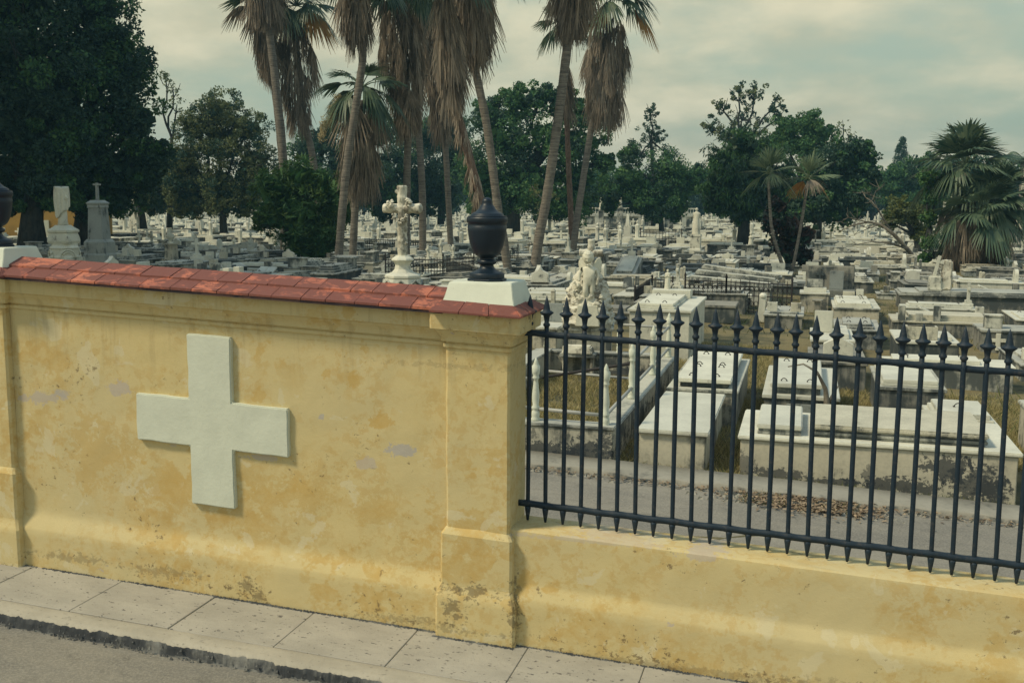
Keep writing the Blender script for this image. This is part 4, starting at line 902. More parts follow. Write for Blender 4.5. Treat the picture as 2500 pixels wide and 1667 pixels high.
for (a, b) in ((.1, 1.6), (1.68, 2.5)):
    slabtop(t, .05, w_-.18, a, b, .34, M['marble'], ((0, .06), (.03, .05)))
    for x in (.22, w_-.38):
        for y in (a+.2, b-.15): ring_handle(t, x, y, .45, .04)
MB().box(.3, .62, 2.56, 2.78, .34, .55).build('planter', M['granite'], t, bevel=.008); MB().box(.66, .86, 2.56, 2.78, .34, .62).build('vase', M['marble'], t, bevel=.01)
t, w_ = pxtomb(1952, 2020, 748, .50, 1.0, 'white block tomb with an inscribed stone book on top, left of the double slab tomb', 'stucco', 'marble')
MB().box(.08, w_-.06, .25, .62, .50, .62).build('step', M['marble'], t, bevel=.008); MB().box(.14, w_-.14, .35, .50, .62, .86, .02, .03).build('inscribed_block', M['marble_old'], t, bevel=.02)
MB().box(w_*.5, w_*.5+.16, -.5, -.34, -.1, .30).box(w_*.5-.06, w_*.5+.22, -.56, -.28, .30, .35).build('stone_stool', M['cement'], t, bevel=.006)
t, w_ = pxtomb(2180, 2420, 800, .30, 1.5, 'long low stepped ledger tomb in dark granite, in front of the rough stele', 'cement', 'granite')
MB().box(.3, w_-.2, .15, 1.3, .30, .36).box(.36, w_-.26, .2, 1.25, .36, .43).build('stepped_cover', M['granite'], t, bevel=.006)
for x in (.1, .5, .9): MB().box(x, x+.16, .0, .14, .30, .30+.28+.1*math.sin(x*9)).build('vase', M['marble_old'], t, bevel=.01)
t, w_ = pxtomb(2395, 2520, 842, .46, 1.2, 'stained grey tomb with a marble cross on its front, at the right edge', 'cement', 'marble_old')
mb = MB(); mb.box(.28, .38, -.03, 0, .02, .40); mb.box(.16, .50, -.028, 0, .20, .28); mb.build('cross_relief', M['marble'], t, bevel=.006)
MB().box(.1, .45, .3, .6, .46, .72).box(.08, .47, .28, .62, .72, .76).build('planter', M['marble_old'], t, bevel=.008)
t, w_ = pxtomb(2190, 2330, 880, .48, 1.9, 'grey tomb topped by a speckled planter trough, left of the stained grey tomb', 'cement_dark', 'marble')
MB().box(.15, .75, .3, .6, .48, .74).box(.19, .71, .34, .56, .74, .725).build('planter', M['granite'], t, bevel=.008); MB().box(.85, w_-.1, .25, .9, .48, .56).build('cover_slab', M['marble'], t, bevel=.008)
t, w_ = pxtomb(1980, 2080, 868, .40, 2.0, 'pale tomb with an upright plain headstone, behind the bright marble slab tomb', 'stucco', 'marble')
MB().box(.05, .42, 1.2, 1.3, .40, .85).build('headstone', M['marble'], t, bevel=.012); MB().box(.55, w_-.08, .2, 1.8, .40, .50).build('cover_slab', M['marble'], t, bevel=.008)
t, w_ = pxtomb(1300, 1365, 845, .40, 1.2, 'small weathered tomb with a stepped white headstone left of the angel block', 'stucco', 'marble')
MB().box(.05, .42, .9, 1.0, .40, .78).build('headstone', M['blue_marble'], t, bevel=.01)
u, v, z = G(1856, 778); t = empty('leaning_post', (u, v, z), 0, 'white carved post leaning beside the broken scrolled grave fence', 'post'); t.rotation_euler = (0, .06, 0)
MB().box(-.09, .09, -.07, .07, 0, .62, .01, .01).lathe([(.09, .62), (.10, .68), (.05, .74)], 10).build('shaft', M['marble'], t, bevel=.008)
# ================================================================ THE FIELD OF TOMBS
rr = random.Random(11)
TONES = [('white marble', 'marble', .16), ('weathered white', 'marble_old', .28), ('pale stained', 'stucco', .12), ('mouldy grey', 'cement', .24), ('dark grey', 'cement_dark', .18), ('bluish grey', 'blue_marble', .07)]
KINDS = ['plain slab tomb', 'tomb with a square headstone', 'tomb with an arched headstone', 'tomb with a small cross', 'low ledger with a book stone', 'three tier tomb with end block', 'tomb with a gabled headstone',
         'kerbed grave with corner posts', 'wedge shaped tomb with a cross', 'block tomb with a planter box', 'pedestal bearing a stone vase', 'short obelisk', 'tomb with a tall slender cross', 'tomb with twin flower boxes', 'pedestal bearing a small figure']
KW = [17, 11, 7, 6, 13, 15, 6, 6, 3, 11, .7, .3, 1.5, 9, .7]
KN = ['slab_tomb', 'headstone_tomb', 'arched_headstone_tomb', 'cross_tomb', 'ledger_tomb', 'tiered_tomb', 'gabled_tomb', 'kerbed_grave', 'wedge_tomb', 'planter_tomb', 'vase_pedestal', 'small_obelisk', 'tall_cross_tomb', 'flower_box_tomb', 'figure_pedestal']
def crossgeo(mb, x, y, z, h, w_=.32, r=.035):
    mb.box(x-r, x+r, y-r, y+r, z, z+h); mb.box(x-w_/2, x+w_/2, y-r*.9, y+r*.9, z+h*.58, z+h*.58+2*r)
def proto(k, tone, sd, det=True):
    """returns list of (part name, material, MB, bevel) for a tomb 1.1 x 2.4 m, base centre at the origin"""
    r = random.Random(sd*31+k); P = []; m2 = r.choice(['marble', 'marble_old', 'marble_old', tone, tone, 'granite']); x, y = .50+r.uniform(-.06, .06), 1.15+r.uniform(-.1, .1)
    h = r.choice([.22, .3, .38, .48]) if k not in (4, 7) else .16
    def add(n, m, mb, b=.008): P.append((n, m, mb, b))
    if k in (10, 11, 14):
        q = MB().box(-.34, .34, -.34, .34, -.1, .22).box(-.28, .28, -.28, .28, .22, .34); add('step', tone, q)
        if k == 11: add('shaft', m2, MB().box(-.2, .2, -.2, .2, .34, .9, .02, .02).box(-.14, .14, -.14, .14, .9, 1.9, .06, .06).box(-.08, .08, -.08, .08, 1.9, 2.02, .078, .078))
        else:
            add('pedestal', m2, MB().box(-.2, .2, -.2, .2, .34, .95, .02, .02).box(-.25, .25, -.25, .25, .95, 1.02))
            if k == 10: add('vase', 'marble', MB().lathe([(.10, 1.02), (.10, 1.05), (.04, 1.09), (.06, 1.14), (.15, 1.25), (.17, 1.34), (.13, 1.37), (.15, 1.40), (.05, 1.41)], 12), 0)
            else: add('figure', 'statue', MB().lathe([(.13, 1.02), (.14, 1.06), (.12, 1.2), (.10, 1.35), (.13, 1.47), (.10, 1.52), (.045, 1.55), (.04, 1.58), (.075, 1.62), (.085, 1.68), (.07, 1.74), (.02, 1.77)], 12), 0)
        return P
    if k == 7:
        q = MB()
        for a in ((-x, x, -y, -y+.14), (-x, x, y-.14, y), (-x, -x+.14, -y+.14, y-.14), (x-.14, x, -y+.14, y-.14)): q.box(a[0], a[1], a[2], a[3], -.1, .24)
        add('kerb', tone, q); add('infill', 'soil', MB().box(-x+.14, x-.14, -y+.14, y-.14, -.1, .12), 0)
        for a in (-1, 1):
            for b in (-1, 1): add('post', m2, MB().box(a*(x-.07)-.06, a*(x-.07)+.06, b*(y-.07)-.06, b*(y-.07)+.06, .24, .62).box(a*(x-.07)-.075, a*(x-.07)+.075, b*(y-.07)-.075, b*(y-.07)+.075, .62, .68, .05, .05))
        return P
    if k == 8:
        pl = [(-y, 0), (y, 0), (y, .75), (-y, .3)]; q = MB(); q.prism([(a, b) for a, b in pl], -x, x, Matrix.Rotation(PI/2, 4, 'Z')); add('base', tone, q)
        qq = MB(); qq.prism([(-y*.9, .33), (y*.8, .72), (y*.8, .80), (-y*.9, .40)], -x*.7, x*.7, Matrix.Rotation(PI/2, 4, 'Z')); add('cover_slab', m2, qq)
        c = MB().box(-.16, .16, .9, 1.06, .74, .95); crossgeo(c, 0, .98, .95, .42, .3, .045); add('cross', 'marble', c); return P
    q = MB().box(-x, x, -y, y, -.15, h); add('base', tone, q, .012)
    add('ledge', m2 if k != 9 else tone, MB().box(-x-.035, x+.035, -y-.035, y+.035, h, h+.05)); z = h+.05
    if k in (0, 1, 2, 3, 5, 6, 12, 13, 4):
        xi, y0, y1 = x-.13, -y+.14, y-r.choice([.15, .5, .6]); q = MB(); n = 3 if k == 5 else (1 if k == 4 else r.choice([1, 2]))
        for i in range(n): q.box(-xi+i*.05, xi-i*.05, y0+i*.05, y1-i*.05, z, z+.065); z += .065
        add('cover_slab', m2, q)
        if det and r.random() < .7:
            for a in (-1, 1):
                for b in (y0+.3, y1-.35): add('handle', 'rust', MB().tube([(a*xi*.5+.05*math.cos(c), b, z+.05*math.sin(c)) for c in lin(0, PI, 5)], .009, 4, cap=False), 0)
    e = y-.22; zb = h+.05
    if k == 1: add('headstone', 'marble', MB().box(-.27, .27, e-.07, e+.07, zb, zb+.34).box(-.31, .31, e-.12, e+.12, zb, zb+.08), .012)
    if k == 2:
        pl = [(-.24, zb), (.24, zb), (.24, zb+.26)]+[(.24*math.cos(a), zb+.26+.19*math.sin(a)) for a in lin(.3, PI-.3, 8)]+[(-.24, zb+.26)]
        add('headstone', 'marble', MB().prism(pl, e-.06, e+.06))
    if k == 3: c = MB().box(-.20, .20, e-.13, e+.13, zb, zb+.16).box(-.12, .12, e-.09, e+.09, zb+.16, zb+.26); crossgeo(c, 0, e, zb+.26, .55, .36, .045); add('cross', 'marble', c)
    if k == 4:
        q = MB(); Mr = Matrix.Translation((0, e-.5, z+.07)) @ Matrix.Rotation(.45, 4, 'X')
        q.box(-.3, -.005, -.2, .2, -.02, .03, M4=Mr); q.box(.005, .3, -.2, .2, -.02, .03, M4=Mr); add('book_stone', 'marble', q)
    if k == 5: add('end_block', m2, MB().box(-x+.15, x-.15, e-.16, e+.18, zb, zb+.30).box(-x+.10, x-.10, e-.2, e+.22, zb+.30, zb+.35), .01)
    if k == 6: add('headstone', 'marble', MB().prism([(-.29, zb), (.29, zb), (.29, zb+.28), (.22, zb+.31), (.09, zb+.36), (0, zb+.45), (-.09, zb+.36), (-.22, zb+.31), (-.29, zb+.28)], e-.07, e+.07))
    if k in (9, 13, 1, 4):
        for a in ((-1, 1) if k == 13 else (r.choice([-1, 1, 0]),)):
            cx_ = a*.3; cy = -y+.32 if k != 9 else 0; q = MB().box(cx_-.13, cx_+.13, cy-.1, cy+.1, z, z+.24); q.box(cx_-.10, cx_+.10, cy-.07, cy+.07, z+.24, z+.225); add('planter', r.choice(['marble', 'cement', 'granite']), q)
    if k == 9: add('slab', m2, MB().box(-x+.1, x-.1, .3, y-.1, z, z+.1))
    if k == 12: c = MB().box(-.16, .16, e-.12, e+.12, zb, zb+.4); crossgeo(c, 0, e, zb+.4, 1.1, .5, .05); add('cross', m2, c)
    return P
LAND = [('the cherub monument', -1.8, 11.5), ('the log cross', None, None), ('the robed statue', None, None), ('the leaning cross', None, None), ('the long road side tomb', 2.7, 6), ('the draped column', None, None),
        ('the tall cross pedestal', None, None), ('the thin leaning palms', 1.1, 36.5), ('the bushy fan palm', 7.9, 45.9), ('the pale bluish tomb', -.7, 15), ('the back wall tomb', None, None), ('the tall obelisk', None, None), ('the railed grass plot', -1.3, 8), ('the purplish chest tomb', 3.4, 10), ('the spiky bush', None, None), ('the tall palm trunks', -8.3, 31)]
fnd = {'the log cross': 'trunk_cross', 'the robed statue': 'robed_statue', 'the leaning cross': 'inscribed_headstone', 'the draped column': 'draped_column', 'the tall cross pedestal': 'cross_pedestal', 'the back wall tomb': 'wall_tomb', 'the tall obelisk': 'tall_obelisk'}
L2 = []
for n_, a, b in LAND:
    if n_ in fnd: o = bpy.data.objects[fnd[n_]]; a, b = o.location.x, o.location.y
    if n_ == 'the spiky bush': a, b = Q(690, 560, 48).x, Q(690, 560, 48).y
    L2.append((n_, a, b))
def shown(u, v, z):
    x, y, D = proj(u, v, z)
    if D < 9 or x < -60 or x > 2560: return None
    if x < 1290 and y > 652+max(0, x)*.048: return None
    return x, y, D
spots = []; v = 8.4
while v < 300:
    dv = 2.75 if v < 110 else 3.4
    if v > 20 and int(v/2.75) % 7 == 0: v += 1.6
    u0 = CU+(v-CV)*math.tan(-.4636-.2721-.03); u1 = CU+(v-CV)*math.tan(.4636-.2721+.04)
    u = u0+rr.uniform(0, 1)
    while u < u1:
        along = rr.random() < .30; w_ = rr.uniform(2.4, 2.85) if along else rr.uniform(1.12, 1.4)
        cu_, cv_ = u+w_/2, v+dv/2+rr.gauss(0, .06)
        if along:
            for s in (-1, 1): spots.append((cu_, cv_+s*.66, PI/2+(PI if rr.random() < .5 else 0), 0))
        else: spots.append((cu_, cv_, PI if rr.random() < .2 else 0, 0))
        u += w_+rr.choice([0, 0, .1, .5 if v > 30 else .15]); 
        if rr.random() < .03: u += rr.uniform(.8, 2.2)
    v += dv
PATHS = [(-.9, 1.35, 10.4, 16.2), (4.3, 7, 7.8, 12.0), (-1.5, 0, 5, 11)]
def free(u, v, rot):
    hx, hy = (1.15, .5) if abs(math.sin(rot)) > .5 else (.5, 1.15)
    for (a, b, c, d) in EXCL+PATHS:
        if u+hx > a and u-hx < b and v+hy > c and v-hy < d: return False
    return v-hy > 7.2
cand = []
for (u, v, r, _) in spots:
    if not free(u, v, r): continue
    z = gz(u, v); s = shown(u, v, z+.55)
    if not s: continue
    cand.append((s[2], u, v, z, r))
cand.sort(); NIND = 285
pro = {}; used = {}; pend = []
for i, (D, u, v, z, r) in enumerate(cand[:NIND]):
    k = rr.choices(range(15), KW)[0] if D > 33 else rr.choices([0, 1, 2, 3, 4, 5, 6, 7, 9, 13], [5, 2, 1, 1, 4, 4, 1, 1, 3, 3])[0]; tn = rr.choices(TONES, [t_[2] for t_ in TONES])[0]; sd = rr.randrange(2)
    tone_ = tn
    pend.append((D, u, v, z, r+rr.gauss(0, .02), k, tn, sd, rr.uniform(.84, 1.0), rr.uniform(.75, 1.12)))
ORD = ['nearest', 'second nearest', 'third nearest', 'fourth nearest', 'fifth nearest', 'sixth nearest', 'seventh nearest', 'eighth nearest', 'ninth nearest', 'tenth nearest']
lab = {}
for i, (D, u, v, z, r, k, tn, sd, sx, sz) in enumerate(pend):
    n_, a, b = min(L2, key=lambda q: (q[1]-u)**2+(q[2]-v)**2); du, dv_ = u-a, v-b
    side = ('right of' if du > 0 else 'left of') if abs(du) > abs(dv_)*.7 else ('behind' if dv_ > 0 else 'before')
    lab.setdefault((k, tn[0], n_, side), []).append((math.hypot(du, dv_), i))
names = {}
for (k, tn, n_, side), L_ in lab.items():
    L_.sort()
    for j, (_, i) in enumerate(L_):
        s = '%s %s %s %s' % (tn, KINDS[k], side, n_)
        if len(L_) > 1: s += ', %s' % ORD[min(j, 9)]
        names[i] = s
for i, (D, u, v, z, r, k, tn, sd, sx, sz) in enumerate(pend):
    key = (k, tn[1], sd); nm = KN[k]
    if key not in pro:
        e = bpy.data.objects.new(nm, None); COL.objects.link(e); P = []
        for (pn, m, mb, bv) in proto(k, tn[1], sd):
            P.append(mb.build(pn, M[m], e, smooth=False, bevel=bv, seg=1))
        pro[key] = P; 
    else:
        e = bpy.data.objects.new(nm, None); COL.objects.link(e)
        for p in pro[key]: c = p.copy(); COL.objects.link(c); c.parent = e
    e.location = (u, v, z); e.rotation_euler = (rr.gauss(0, .012), rr.gauss(0, .012), r); e.scale = (sx, sx, sz); e.empty_display_size = .2
    tag(e, names[i], 'tomb' if k not in (10, 11, 14) else 'monument', 'tombs in the rows of the cemetery')
# the thousands beyond them: one merged field
byM = {}
for j, (D, u, v, z, r) in enumerate(cand[NIND:]):
    if D > 170 and rr.random() < .25: continue
    tn = rr.choices(['marble', 'marble_old', 'stucco', 'cement', 'cement_dark'], [.27, .27, .12, .19, .15])[0]; mb = byM.setdefault(tn, MB())
    c, s = math.cos(r), math.sin(r); Mr = Matrix.Translation((u, v, z)) @ Matrix.Rotation(r, 4, 'Z'); h = rr.choice([.2, .3, .42, .6]); x, y = .46, 1.08
    mb.box(-x, x, -y, y, -.1, h, M4=Mr); mb.box(-x-.04, x+.04, -y-.04, y+.04, h, h+.05, M4=Mr)
    q = rr.random(); m2 = byM.setdefault('marble', MB())
    if q < .75: m2.box(-x+.12, x-.12, -y+.12, y-.3, h+.05, h+.15, M4=Mr)
    q = rr.random(); e = y-.2
    if q < .30: m2.box(-.24, .24, e-.08, e+.08, h+.05, h+rr.uniform(.3, .6), M4=Mr)
    elif q < .42: hh = rr.uniform(.5, 1.0); m2.box(-.05, .05, e-.05, e+.05, h+.05, h+hh, M4=Mr); m2.box(-.22, .22, e-.045, e+.045, h+hh*.62, h+hh*.62+.1, M4=Mr)
    elif q < .50: m2.lathe([(.14, h), (.12, h+.5), (.15, h+.9), (.05, h+1.0), (.09, h+1.1), (.03, h+1.22)], 6, (u, v, z))
    elif q < .515: m2.box(-.25, .25, -.25, .25, h, h+1.0, M4=Mr); m2.box(-.15, .15, -.15, .15, h+1.0, h+rr.uniform(1.8, 3.2), .09, .09, M4=Mr)
    elif q < .68: m2.box(-.3, .3, e-.5, e-.1, h+.05, h+.35, .08, .05, M4=Mr)
for k_, mb in byM.items():
    V = mb.v; me = bpy.data.meshes.new('distant_tombs'); me.from_pydata(V, [], mb.f); me.materials.append(M[k_]); o = bpy.data.objects.new('distant_tombs', me); COL.objects.link(o)
    tag(o, {'marble': 'white marble mass of countless distant tombs and headstones', 'marble_old': 'weathered white mass of countless distant tombs', 'stucco': 'stained plaster mass of countless distant tombs', 'cement': 'grey cement mass of countless distant tombs', 'cement_dark': 'dark mouldy mass of countless distant tombs'}[k_], 'distant tombs', kind='stuff')
# ================================================================ GRASS, LEAF LITTER, RUBBLE (stuff)
def blades(name, areas, n, mat, hmin, hmax, label, wid=.006, seed=1):
    rng = np.random.default_rng(seed); V = []; tot = sum((a[1]-a[0])*(a[3]-a[2]) for a in areas)
    for (a, b, c, d) in areas:
        k = int(n*(b-a)*(d-c)/tot); u = rng.uniform(a, b, k); v = rng.uniform(c, d, k)
        cl = np.array([mnoise.noise((x*2.1, y*2.1, 0)) for x, y in zip(u, v)]); keep = cl > rng.uniform(-.9, .35, k); u, v = u[keep], v[keep]; k = len(u)
        z = np.array([gz(x, y) for x, y in zip(u, v)])-.03; h = rng.uniform(hmin, hmax, k); an = rng.uniform(0, 6.28, k); le = rng.normal(0, .6, (k, 2))*h[:, None]
        dx, dy = np.cos(an)*wid, np.sin(an)*wid
        V.append(np.stack([np.stack([u-dx, v-dy, z], 1), np.stack([u+dx, v+dy, z], 1), np.stack([u+le[:, 0], v+le[:, 1], z+h], 1)], 1))
    V = np.concatenate(V).reshape(-1, 3); Qd = np.arange(len(V)).reshape(-1, 3)
    return tag(npmesh(name, V, Qd, M[mat], tri=True), label, 'grass', kind='stuff')
ar = [(-2.3, -.45, 5.4, 10.8), (-1.2, 1.3, 10.5, 16), (-.2, 1.2, 5.1, 8), (.9, 1.4, 7.5, 10), (4.2, 8, 7, 12), (2.4, 2.95, 7, 12), (1.0, 1.3, 5.1, 7), (2.5, 5, 7, 11)]
blades('dry_grass', ar, 110000, 'dry', .03, .11, 'dry straw coloured grass between the nearer tombs', .006)
blades('green_grass', ar, 13000, 'greengrass', .03, .12, 'patches of green weeds among the dry grass', .007, 4)
blades('wild_grass', [(4.3, 8, 7.2, 12.5), (-25, 25, 18, 45)], 26000, 'greengrass', .06, .26, 'taller tangled weeds among the farther graves', .012, 7)
rng = np.random.default_rng(9); V = []; k = 420
u = np.concatenate([rng.uniform(-1.5, 5, k), rng.normal(2.0, .36, 1900)]); v = np.concatenate([4.53-np.abs(rng.normal(0, .07, k)), rng.normal(4.36, .16, 1900)])
n = len(u); r = rng.uniform(.008, .026, n); a = rng.uniform(0, 6.28, n); z = S*u-.004+rng.uniform(0, .03, n)
q = []
for s_, t_ in ((-1, -.5), (1, -.5), (1, .5), (-1, .5)):
    q.append(np.stack([u+r*(s_*np.cos(a)-t_*np.sin(a)), v+r*(s_*np.sin(a)+t_*np.cos(a)), z+rng.uniform(-.006, .014, n)], 1))
tag(npmesh('leaf_litter', np.stack(q, 1).reshape(-1, 3), np.arange(n*4).reshape(-1, 4), M['litter']), 'fallen brown leaves drifted along the inner kerb', 'leaf litter', kind='stuff')
mb = MB(); r3 = random.Random(8)
for i in range(420):
    if i < 300: u = r3.gauss(1.9, .5); v = r3.gauss(4.42, .16)
    else: u = r3.uniform(-1.4, 5); v = 4.52-abs(r3.gauss(0, .06))
    r = r3.uniform(.01, .05)*(1.6 if r3.random() < .06 else 1); z = S*u-.01
    mb.add([(u-r, v-r, z-r*.3), (u+r, v-r*.8, z-r*.3), (u+r*.7, v+r, z-r*.3), (u-r, v+r*.7, z-r*.3), (u-r*.4, v-.3*r, z+r*.7), (u+r*.5, v+r*.2, z+r*.5)], [(0, 1, 5, 4), (1, 2, 5), (2, 3, 4, 5), (3, 0, 4), (3, 2, 1, 0)])
tag(mb.build('kerb_rubble', M['inner_kerb']), 'broken concrete crumbs along the inner kerb', 'rubble', kind='stuff')
blades('kerb_weeds', [(1.3, 2.5, 4.15, 4.55), (-.2, .2, 5.0, 5.2), (.9, 1.3, 5.0, 5.3), (-1.4, 5, 5.02, 5.25)], 3800, 'greengrass', .02, .09, 'small green weeds rooted in the inner kerb', .007, 12)
# ================================================================ TREES
def leafcloud(name, C, Rr, n, size, mat, parent, rng, aspect=.55, droop=0, spiky=False):
    """n leaves in each clump (centre C, radius R); kite shaped, bent along the midrib"""
    C = np.repeat(np.asarray(C, float), n, 0); Rr = np.repeat(np.asarray(Rr, float), n)
    k = len(C); d = rng.normal(size=(k, 3)); d /= np.linalg.norm(d, axis=1)[:, None]
    rad = rng.uniform(.35, 1.0, k)**.6; P = C+d*(Rr*rad)[:, None]*np.array([1, 1, .85])
    ax = rng.normal(size=(k, 3))*.8+d*(1.4 if spiky else .55); ax[:, 2] -= droop; ax /= np.linalg.norm(ax, axis=1)[:, None]
    w_ = np.cross(ax, rng.normal(size=(k, 3))+d*.7); w_ /= np.linalg.norm(w_, axis=1)[:, None]
    L = size*rng.uniform(.6, 1.3, k)[:, None]; nn = np.cross(ax, w_)
    V = np.stack([P-ax*L*.5, P+w_*L*aspect*.5+nn*L*.08, P+ax*L*.5, P-w_*L*aspect*.5+nn*L*.08], 1).reshape(-1, 3)
    return npmesh(name, V, np.arange(k*4).reshape(-1, 4), M[mat], parent)
def limb(mb, a, b, r0, r1, rnd_, wob=.12, n=6, sides=7):
    a, b = Vector(a), Vector(b); L = (b-a).length; P = []; ph = rnd_.uniform(0, 9)
    for i in range(n+1):
        q = i/n; o = Vector((mnoise.noise((q*2.2+ph, 0, 1)), mnoise.noise((q*2.2+ph, 5, 2)), mnoise.noise((q*2.2+ph, 9, 3))*.5))*L*wob*math.sin(q*PI)
        P.append(a+(b-a)*q+o)
    mb.tube(P, [r0+(r1-r0)*i/n for i in range(n+1)], sides); return P
TOT = [0]; CORE = []
def tree(name, circ, D, label, cat='tree', mat='leaf_mid', mat2=None, size=.2, dens=1.0, trunk=None, tr=.25, seed=1, sub_=.30, group=None, inner=.35, droop=0, aspect=.55, bm='bark', open_=False, twigs=0, depth=1.0, spiky=False):
    """circ: (x, y, r) silhouettes in photo space at distance D, turned into real lobes; trunk: photo points from base to fork"""
    rng = np.random.default_rng(seed); rd = random.Random(seed); px = D/2400.
    base = Q(trunk[0][0], trunk[0][1], D) if trunk else Q(circ[0][0], 520, D)
    base.z = gz(base.x, base.y)-.05
    t = empty(name, base, 0, label, cat, group)
    C1, R1 = [], []
    if D > 51 and not open_: circ = list(circ)+[(x, min(y+r*.75, 502-r*.5), r*.62) for (x, y, r) in circ if y+r > 425 and y < 490]
    for (x, y, r) in circ:
        c = Q(x, y, D)-base; r *= px; nsub = max(6, int(5.2/sub_**2*.55*(.55 if open_ else 1)))
        for i in range(nsub):
            d = rng.normal(size=3); d /= np.linalg.norm(d); q = rng.uniform(.62, .95) if rng.random() > inner else rng.uniform(.1, .6)
            dd = np.array([c.x, c.y, c.z])+d*r*q*np.array([1, depth, 1]); C1.append(dd); R1.append(r*sub_*rng.uniform(.65, 1.35)*(.75 if open_ else 1))
    R1 = np.array(R1); size *= .78; n = max(8, int(dens*1.7*5.0*np.mean(R1)**2*4/(size*size*aspect)/2.2)); n = min(n, 300); TOT[0] += n*len(C1)
    h = len(C1)
    if mat2:
        m_ = rng.random(h) < .35; C1 = np.array(C1)
        leafcloud('crown', C1[~m_], R1[~m_], n, size, mat, t, rng, aspect, droop, spiky); leafcloud('crown', C1[m_], R1[m_], n, size, mat2, t, rng, aspect, droop, spiky)
    else: leafcloud('crown', C1, R1, n, size, mat, t, rng, aspect, droop, spiky)
    # big shaded leaves deep inside keep the crown from being see-through
    if not open_:
        for (x, y, r) in circ:
            c = Q(x, y, D)-base; CR = r*px*.52; leafcloud('crown', [tuple(c)], [CR], int(min(900, 60+26*(CR/(size*1.6))**2)), size*2.3, mat, t, rng, .8) if False else CORE.append((tuple(c), CR))
        cc = [c for c, _ in CORE]; rr_ = [q for _, q in CORE]; leafcloud('crown', cc, rr_, int(min(420, 40+16*(np.mean(rr_)/(size*1.5))**2)), size*2.6, mat, t, rng, .8); CORE.clear()
    mb = MB()
    if trunk:
        P = [Q(x, y, D)-base for x, y in trunk]; P[0] = Vector((0, 0, 0)); k = len(P)
        mb.tube([P[0]]+[p for p in P[1:]], [tr*1.25]+[tr*(1-.35*i/(k-1)) for i in range(1, k)], 10); top = P[-1]
    else: top = Vector((0, 0, .3))
    for (x, y, r) in circ:
        c = Q(x, y, D)-base; Pm = limb(mb, top, c, tr*.55, tr*.18, rd)
        for _ in range(2+twigs):
            d = Vector(tuple(rng.normal(size=3))).normalized(); limb(mb, Pm[-2], c+d*r*px*.85, tr*.17+.01, .02, rd, n=4, sides=5)
    mb.build('trunk', M[bm], t, smooth=True)
    return t
GT = 'dark trees closing the view behind the tombs'
# big dark pair on the left
tree('broadleaf_tree', [(-90, 120, 170), (40, 20, 130), (60, 170, 150), (30, 330, 150), (-120, 330, 160), (110, 440, 75), (10, 455, 70), (60, -110, 110), (112, 250, 90), (120, 340, 80)], 50, 'huge dark leafy tree filling the top left corner, trunk left of the draped column', mat='leaf_dark', mat2='leaf_mid', size=.27, trunk=[(72, 592), (70, 520), (75, 440)], tr=.62, seed=3, dens=.8)
tree('broadleaf_tree', [(205, 30, 100), (160, 160, 110), (245, 110, 88), (272, 190, 92), (300, 290, 88), (190, 330, 110), (262, 410, 105), (335, 370, 56), (170, 450, 70), (150, -60, 100), (215, -60, 85)], 53, 'huge dark leafy tree whose trunk stands between the draped column and the cross topped pedestal', mat='leaf_dark', mat2='leaf_mid', size=.27, trunk=[(190, 592), (192, 520), (196, 440)], tr=.60, seed=4, dens=.8)
bpy.data.objects['broadleaf_tree.001']['label'] = 'dark tree with its trunk between the draped column and the cross pedestal'
tree('broadleaf_tree', [(390, 210, 22), (372, 185, 16), (400, 250, 24)], 78, 'thin wispy treetop against the sky between the dark tree and the olive tree', mat='leaf_olive', size=.22, trunk=[(385, 540), (388, 350)], tr=.2, seed=5, open_=True, dens=.5)
tree('broadleaf_tree', [(500, 262, 55), (445, 300, 55), (560, 305, 58), (500, 340, 80), (420, 380, 55), (580, 380, 60), (500, 430, 70), (410, 445, 48), (440, 480, 35), (560, 450, 45)], 72, 'olive green rounded tree with feathery leaves and a forked trunk', mat='leaf_olive', mat2='leaf_dark', size=.22, trunk=[(512, 560), (508, 500), (500, 450)], tr=.26, seed=6, sub_=.26, dens=.8, twigs=2, inner=.25)
tree('broadleaf_tree', [(330, 420, 55), (350, 460, 45), (370, 400, 40)], 76, 'small dark tree with leaning trunk between the big dark tree and the olive tree', mat='leaf_dark', mat2='leaf_olive', size=.22, trunk=[(328, 540), (318, 480), (335, 430)], tr=.28, seed=7)
tree('dragon_bush', [(690, 420, 55), (630, 445, 58), (745, 440, 60), (695, 500, 88), (620, 500, 52), (775, 490, 42), (690, 545, 60), (745, 540, 50), (720, 580, 38)], 46, 'dense dark green bush of spiky leaf rosettes in front of the left palms', 'bush', mat='leaf_mid', mat2='leaf_bright', size=.42, aspect=.17, trunk=[(712, 618), (705, 580)], tr=.16, seed=8, sub_=.22, dens=.6, spiky=True)
for i, (cs, D, lb, sd) in enumerate([([(735, 330, 50), (700, 350, 45), (780, 380, 60), (720, 420, 60)], 88, 'dark background tree behind the spiky bush', 11), ([(860, 310, 55), (900, 380, 75), (830, 400, 60), (870, 450, 50)], 92, 'dark background tree behind the drooping short palm', 12),
        ([(970, 330, 60), (1010, 400, 75), (960, 420, 60), (1020, 300, 50), (1050, 350, 50)], 95, 'dark background tree behind the log cross', 13)]):
    tree('broadleaf_tree', cs, D, lb, mat='leaf_dark', mat2='leaf_mid', size=.3, trunk=[(cs[1][0], 520), (cs[1][0], 440)], tr=.35, seed=sd, group=GT, dens=.7)
